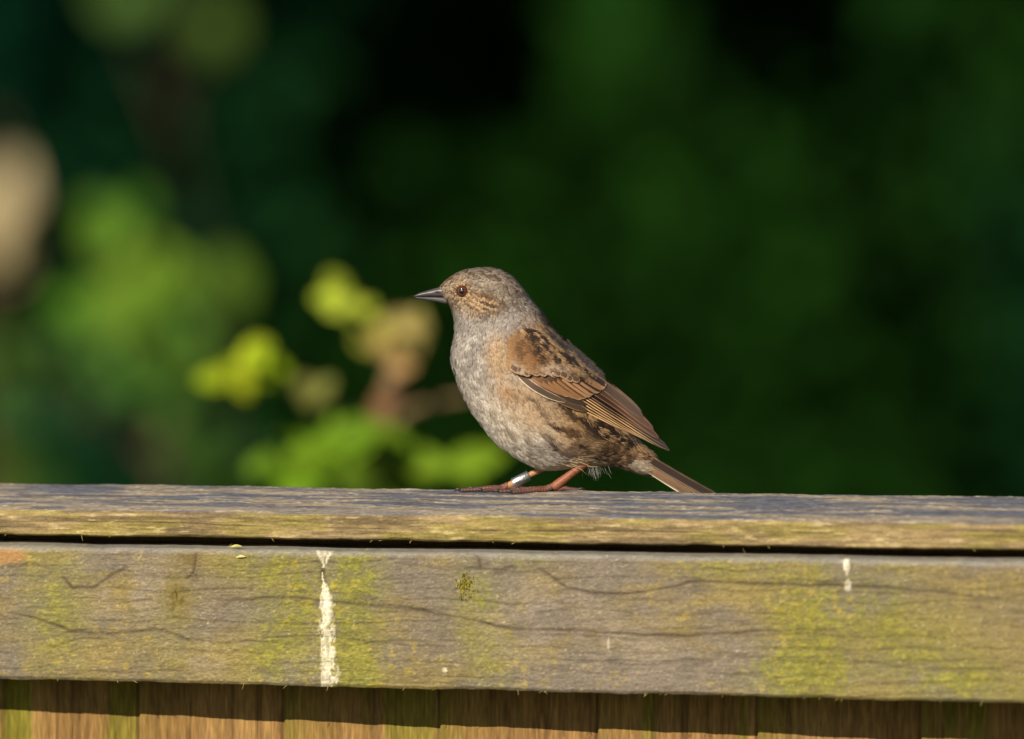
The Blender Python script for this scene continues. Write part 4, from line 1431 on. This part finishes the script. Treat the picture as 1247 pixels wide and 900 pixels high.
def hedge():
    root = obj("evergreen_hedge", None)
    root.location = (0, 7.5, 0)
    tag(root, "tall dark evergreen hedge filling the whole background behind the fence", "hedge")
    n_in, n_out = 42000, 60000
    x = np.concatenate([rng.uniform(-1.5, 1.5, n_in), rng.uniform(-9, 9, n_out)])
    z = np.concatenate([rng.uniform(0.0, 2.3, n_in), rng.uniform(0.0, 3.0, n_out)])
    n = n_in + n_out
    bulge = fbm(x * 1.6 + 40, z * 1.6 + 9, 701, 3)
    # hollows and clumps, as the photograph shows dark gaps and lighter sprays
    y0 = 6.6 - 0.8 * (bulge - 0.5)
    # the gap between the two clumps, seen above the bird's head, and a slot on the far side
    gap = 0.45 * np.exp(-((x + 0.02) / 0.09) ** 2) * sstep(0.8, 1.25, z) + 0.6 * np.exp(-(((x - 0.42) * .8 + (z - 1.0) * .6) / .09) ** 2 - ((z - 1.0) / .25) ** 2) + .4 * np.exp(-((x + .55) / .12) ** 2 - ((z - .85) / .2) ** 2)
    y0 = y0 + 0.9 * gap
    y = y0 + np.abs(rng.normal(0, 0.42, n))
    P = np.stack([x, y - 7.5, z], -1)
    hue = fbm(x * 1.3 + 3, z * 1.3, 711, 3)
    C = mix(np.array((0.0020, 0.024, 0.011)), np.array((0.0075, 0.033, 0.003)), sstep(.35, .65, hue + .2 * sstep(-0.45, .25, x) - .06))
    C = C * rng.uniform(.6, 1.4, (n, 1))
    V, f, cc = leaf_cloud(P, np.where(np.arange(n) < n_in, rng.uniform(.05, .095, n), rng.uniform(.10, .15, n)), .5, (-0.1, -0.45, 0.55), 0.75, C)
    o = obj("foliage", mesh_np("foliage", V, f, col=cc, mat=hedge_leaf_mat, smooth=False), root)
    o["kind"] = "stuff"
    for k in range(24):
        xx = -8.6 + k * 0.75 + rng.normal(0, .1)
        V, q, t = tube([(xx, 0.75, 0), (xx + rng.normal(0, .08), .8, 1.2), (xx + rng.normal(0, .15), .8, 2.6)], [.05, .04, .015], 8, n=10)
        obj("trunk", mesh_np("trunk", V, [q, t], mat=bark_mat), root)


hedge()


def single_leaf(name, base, d, nrm, L, w, c, parent, mat=leaf_mat, curl=0.15):
    """one broad leaf with a midrib fold and a curled tip"""
    d = np.array(d, float)
    d /= np.linalg.norm(d)
    nrm = np.array(nrm, float)
    nrm -= d * (nrm @ d)
    nrm /= np.linalg.norm(nrm)
    b = np.cross(nrm, d)
    n = 10
    s = np.linspace(0, 1, n)
    prof = np.sin(np.pi * s ** 0.8) ** 0.8 * .5 * w
    prof[0] = prof[-1] = w * .02
    ctr = np.array(base) + d * (s * L)[:, None] - nrm * (curl * L * s * s)[:, None]
    cols = np.linspace(-1, 1, 5)
    V = np.stack([ctr + b * (prof * c_)[:, None] + nrm * (np.abs(c_) * prof * .3)[:, None] for c_ in cols], 1).reshape(-1, 3)
    C = np.tile(lin(c), (len(V), 1)) * (0.85 + .3 * rng.random((len(V), 1)))
    V = V - np.array(parent.location)
    return obj(name, mesh_np(name, V, grid_faces(n, 5)[:, ::-1], col=C, mat=mat), parent)


def stem(name, pts, rad, parent, mat):
    V, q, t = tube([np.array(p) - np.array(parent.location) for p in pts], rad, 10, n=24)
    return obj(name, mesh_np(name, V, [q, t], mat=mat), parent)


def to_view(y):
    v = CAM - np.array((0, y, 1.4))
    return v / np.linalg.norm(v)


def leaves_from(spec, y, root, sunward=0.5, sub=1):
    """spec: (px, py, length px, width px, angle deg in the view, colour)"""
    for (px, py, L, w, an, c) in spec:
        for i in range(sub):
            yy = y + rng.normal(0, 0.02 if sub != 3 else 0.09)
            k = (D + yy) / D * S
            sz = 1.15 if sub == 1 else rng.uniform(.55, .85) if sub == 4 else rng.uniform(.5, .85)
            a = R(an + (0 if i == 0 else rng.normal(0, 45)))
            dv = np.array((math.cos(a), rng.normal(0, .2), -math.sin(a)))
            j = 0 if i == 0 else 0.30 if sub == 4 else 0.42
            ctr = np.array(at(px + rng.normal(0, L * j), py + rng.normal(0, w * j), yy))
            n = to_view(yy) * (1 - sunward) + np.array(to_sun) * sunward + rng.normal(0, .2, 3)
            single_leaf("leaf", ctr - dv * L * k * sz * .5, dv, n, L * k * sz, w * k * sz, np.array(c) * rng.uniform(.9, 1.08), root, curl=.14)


# the young shoot close behind the fence
Y1 = 1.2
shoot = obj("young_shoot", None)
b0 = at(455, 640, Y1)
shoot.location = (b0.x - 0.02, Y1, 0)
tag(shoot, "reddish young shoot with bright yellow green leaves rising close behind the fence", "shrub")
pA, pB, pC = at(462, 640, Y1), at(468, 525, Y1), at(482, 455, Y1)
stem("stem", [(b0.x - .02, Y1, 0), (b0.x - .015, Y1, .7), tuple(pA), tuple(pB), tuple(pC), tuple(at(497, 408, Y1))], [.006, .005, .0036, .0050, .0056, .0022], shoot, twig_mat)
stem("twig", [tuple(pB), tuple(at(510, 495, Y1)), tuple(at(575, 482, Y1))], [.0022, .0020, .0014], shoot, twig_mat)
stem("twig", [tuple(pB), tuple(at(420, 500, Y1)), tuple(at(375, 480, Y1)), tuple(at(300, 455, Y1))], [.0008, .0008, .0007, .0006], shoot, twig_mat)
stem("twig", [tuple(pC), tuple(at(455, 410, Y1)), tuple(at(415, 375, Y1))], [.002, .0016, .001], shoot, twig_mat)
leaves_from([
    (412, 374, 56, 38, 25, (170, 186, 60)), (440, 392, 46, 30, 60, (172, 184, 60)), (462, 402, 40, 34, 100, (156, 160, 62)), (492, 405, 36, 60, 100, (172, 156, 92)), (505, 398, 34, 24, 40, (168, 158, 88)),
    (282, 448, 56, 40, 170, (168, 190, 34)), (322, 440, 56, 38, 150, (158, 186, 36)), (300, 466, 50, 28, 10, (176, 188, 36)),
    (384, 474, 46, 32, 70, (120, 122, 60)), (392, 548, 104, 54, 165, (112, 150, 32)), (425, 560, 96, 56, 10, (108, 146, 30)), (365, 560, 40, 34, 90, (110, 140, 30)),
    (515, 563, 108, 50, 8, (124, 156, 38)), (475, 572, 74, 46, 20, (108, 142, 32)), (430, 590, 60, 40, 30, (96, 124, 30)), (465, 605, 70, 40, -10, (86, 116, 28)), (445, 525, 40, 26, 80, (110, 130, 44)), (400, 362, 38, 28, 20, (168, 186, 56)), (470, 425, 44, 30, 80, (170, 150, 84)), (490, 440, 40, 30, 95, (176, 142, 92)), (455, 500, 36, 26, 110, (150, 110, 80)), (300, 430, 50, 30, 140, (170, 186, 40)), (355, 575, 60, 34, 30, (104, 140, 32)), (440, 548, 70, 34, 150, (112, 146, 36)), (536, 575, 60, 36, 20, (124, 156, 40))], Y1, shoot, .5, 4)

# bigger leaves further back
Y2 = 3.4
bush = obj("broadleaf_shrub", None)
b1 = at(190, 640, Y2)
bush.location = (b1.x, Y2, 0)
tag(bush, "soft green broadleaf shrub well behind the fence at the far left, out of focus", "shrub")
stem("stem", [(b1.x, Y2, 0), (b1.x + .03, Y2, .5), tuple(at(200, 560, Y2)), tuple(at(180, 420, Y2)), tuple(at(160, 280, Y2))], [.008, .006, .003, .002, .001], bush, bark_mat)
stem("branch", [tuple(at(200, 560, Y2)), tuple(at(110, 500, Y2)), tuple(at(20, 450, Y2))], [.005, .004, .002], bush, bark_mat)
leaves_from([  # brighter leaf colours carry the sunlight on this clump
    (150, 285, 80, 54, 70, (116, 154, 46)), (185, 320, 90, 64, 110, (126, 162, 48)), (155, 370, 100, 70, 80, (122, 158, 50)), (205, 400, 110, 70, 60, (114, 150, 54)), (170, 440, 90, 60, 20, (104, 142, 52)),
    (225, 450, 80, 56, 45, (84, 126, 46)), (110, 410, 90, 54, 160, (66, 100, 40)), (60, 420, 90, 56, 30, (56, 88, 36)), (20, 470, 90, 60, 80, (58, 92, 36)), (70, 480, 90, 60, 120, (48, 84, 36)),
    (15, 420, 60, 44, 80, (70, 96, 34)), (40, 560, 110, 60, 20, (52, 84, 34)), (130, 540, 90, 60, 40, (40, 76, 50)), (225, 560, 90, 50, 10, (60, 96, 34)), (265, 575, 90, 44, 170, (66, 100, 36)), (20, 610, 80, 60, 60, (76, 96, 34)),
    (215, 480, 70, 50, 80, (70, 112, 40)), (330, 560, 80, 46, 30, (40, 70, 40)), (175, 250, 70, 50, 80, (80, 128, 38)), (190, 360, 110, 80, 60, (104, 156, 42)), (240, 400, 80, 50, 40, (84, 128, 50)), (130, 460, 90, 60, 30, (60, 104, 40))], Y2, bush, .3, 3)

# an added spray, sun glints put into its pale leaves; a dry buff leaf
Y3 = 5.6
spray = obj("glint_spray", None)
b2 = at(200, 700, Y3)
spray.location = (b2.x, Y3, 0)
tag(spray, "added slender plant with leaves coloured pale as sunlit glints in the upper left corner", "plant")
stem("stem", [(b2.x, Y3, 0), (b2.x + .05, Y3, .9), tuple(at(215, 160, Y3)), tuple(at(255, 45, Y3))], [.0016, .0014, .001, .0008], spray, bark_mat)
stem("twig", [tuple(at(215, 160, Y3)), tuple(at(150, 10, Y3))], [.003, .001], spray, bark_mat)
leaves_from([(258, 38, 62, 58, 60, (128, 158, 72)), (265, 46, 44, 40, 120, (128, 158, 76)), (150, 0, 62, 44, 20, (100, 132, 62)), (165, -12, 50, 44, 90, (96, 128, 60))], Y3, spray, .4)

Y4 = 4.4
dry = obj("dry_leaf_stem", None)
b3 = at(-15, 700, Y4)
dry.location = (b3.x, Y4, 0)
tag(dry, "withered buff coloured leaf hanging on a bare stem at the left edge", "plant")
stem("stem", [(b3.x, Y4, 0), (b3.x, Y4, .8), tuple(at(-30, 300, Y4)), tuple(at(-12, 150, Y4)), tuple(at(10, 170, Y4))], [.006, .005, .003, .002, .0015], dry, bark_mat)
leaves_from([(10, 236, 84, 48, -80, (206, 188, 148)), (6, 290, 90, 50, -95, (206, 186, 132)), (-14, 265, 110, 50, -90, (200, 182, 140))], Y4, dry, .4)
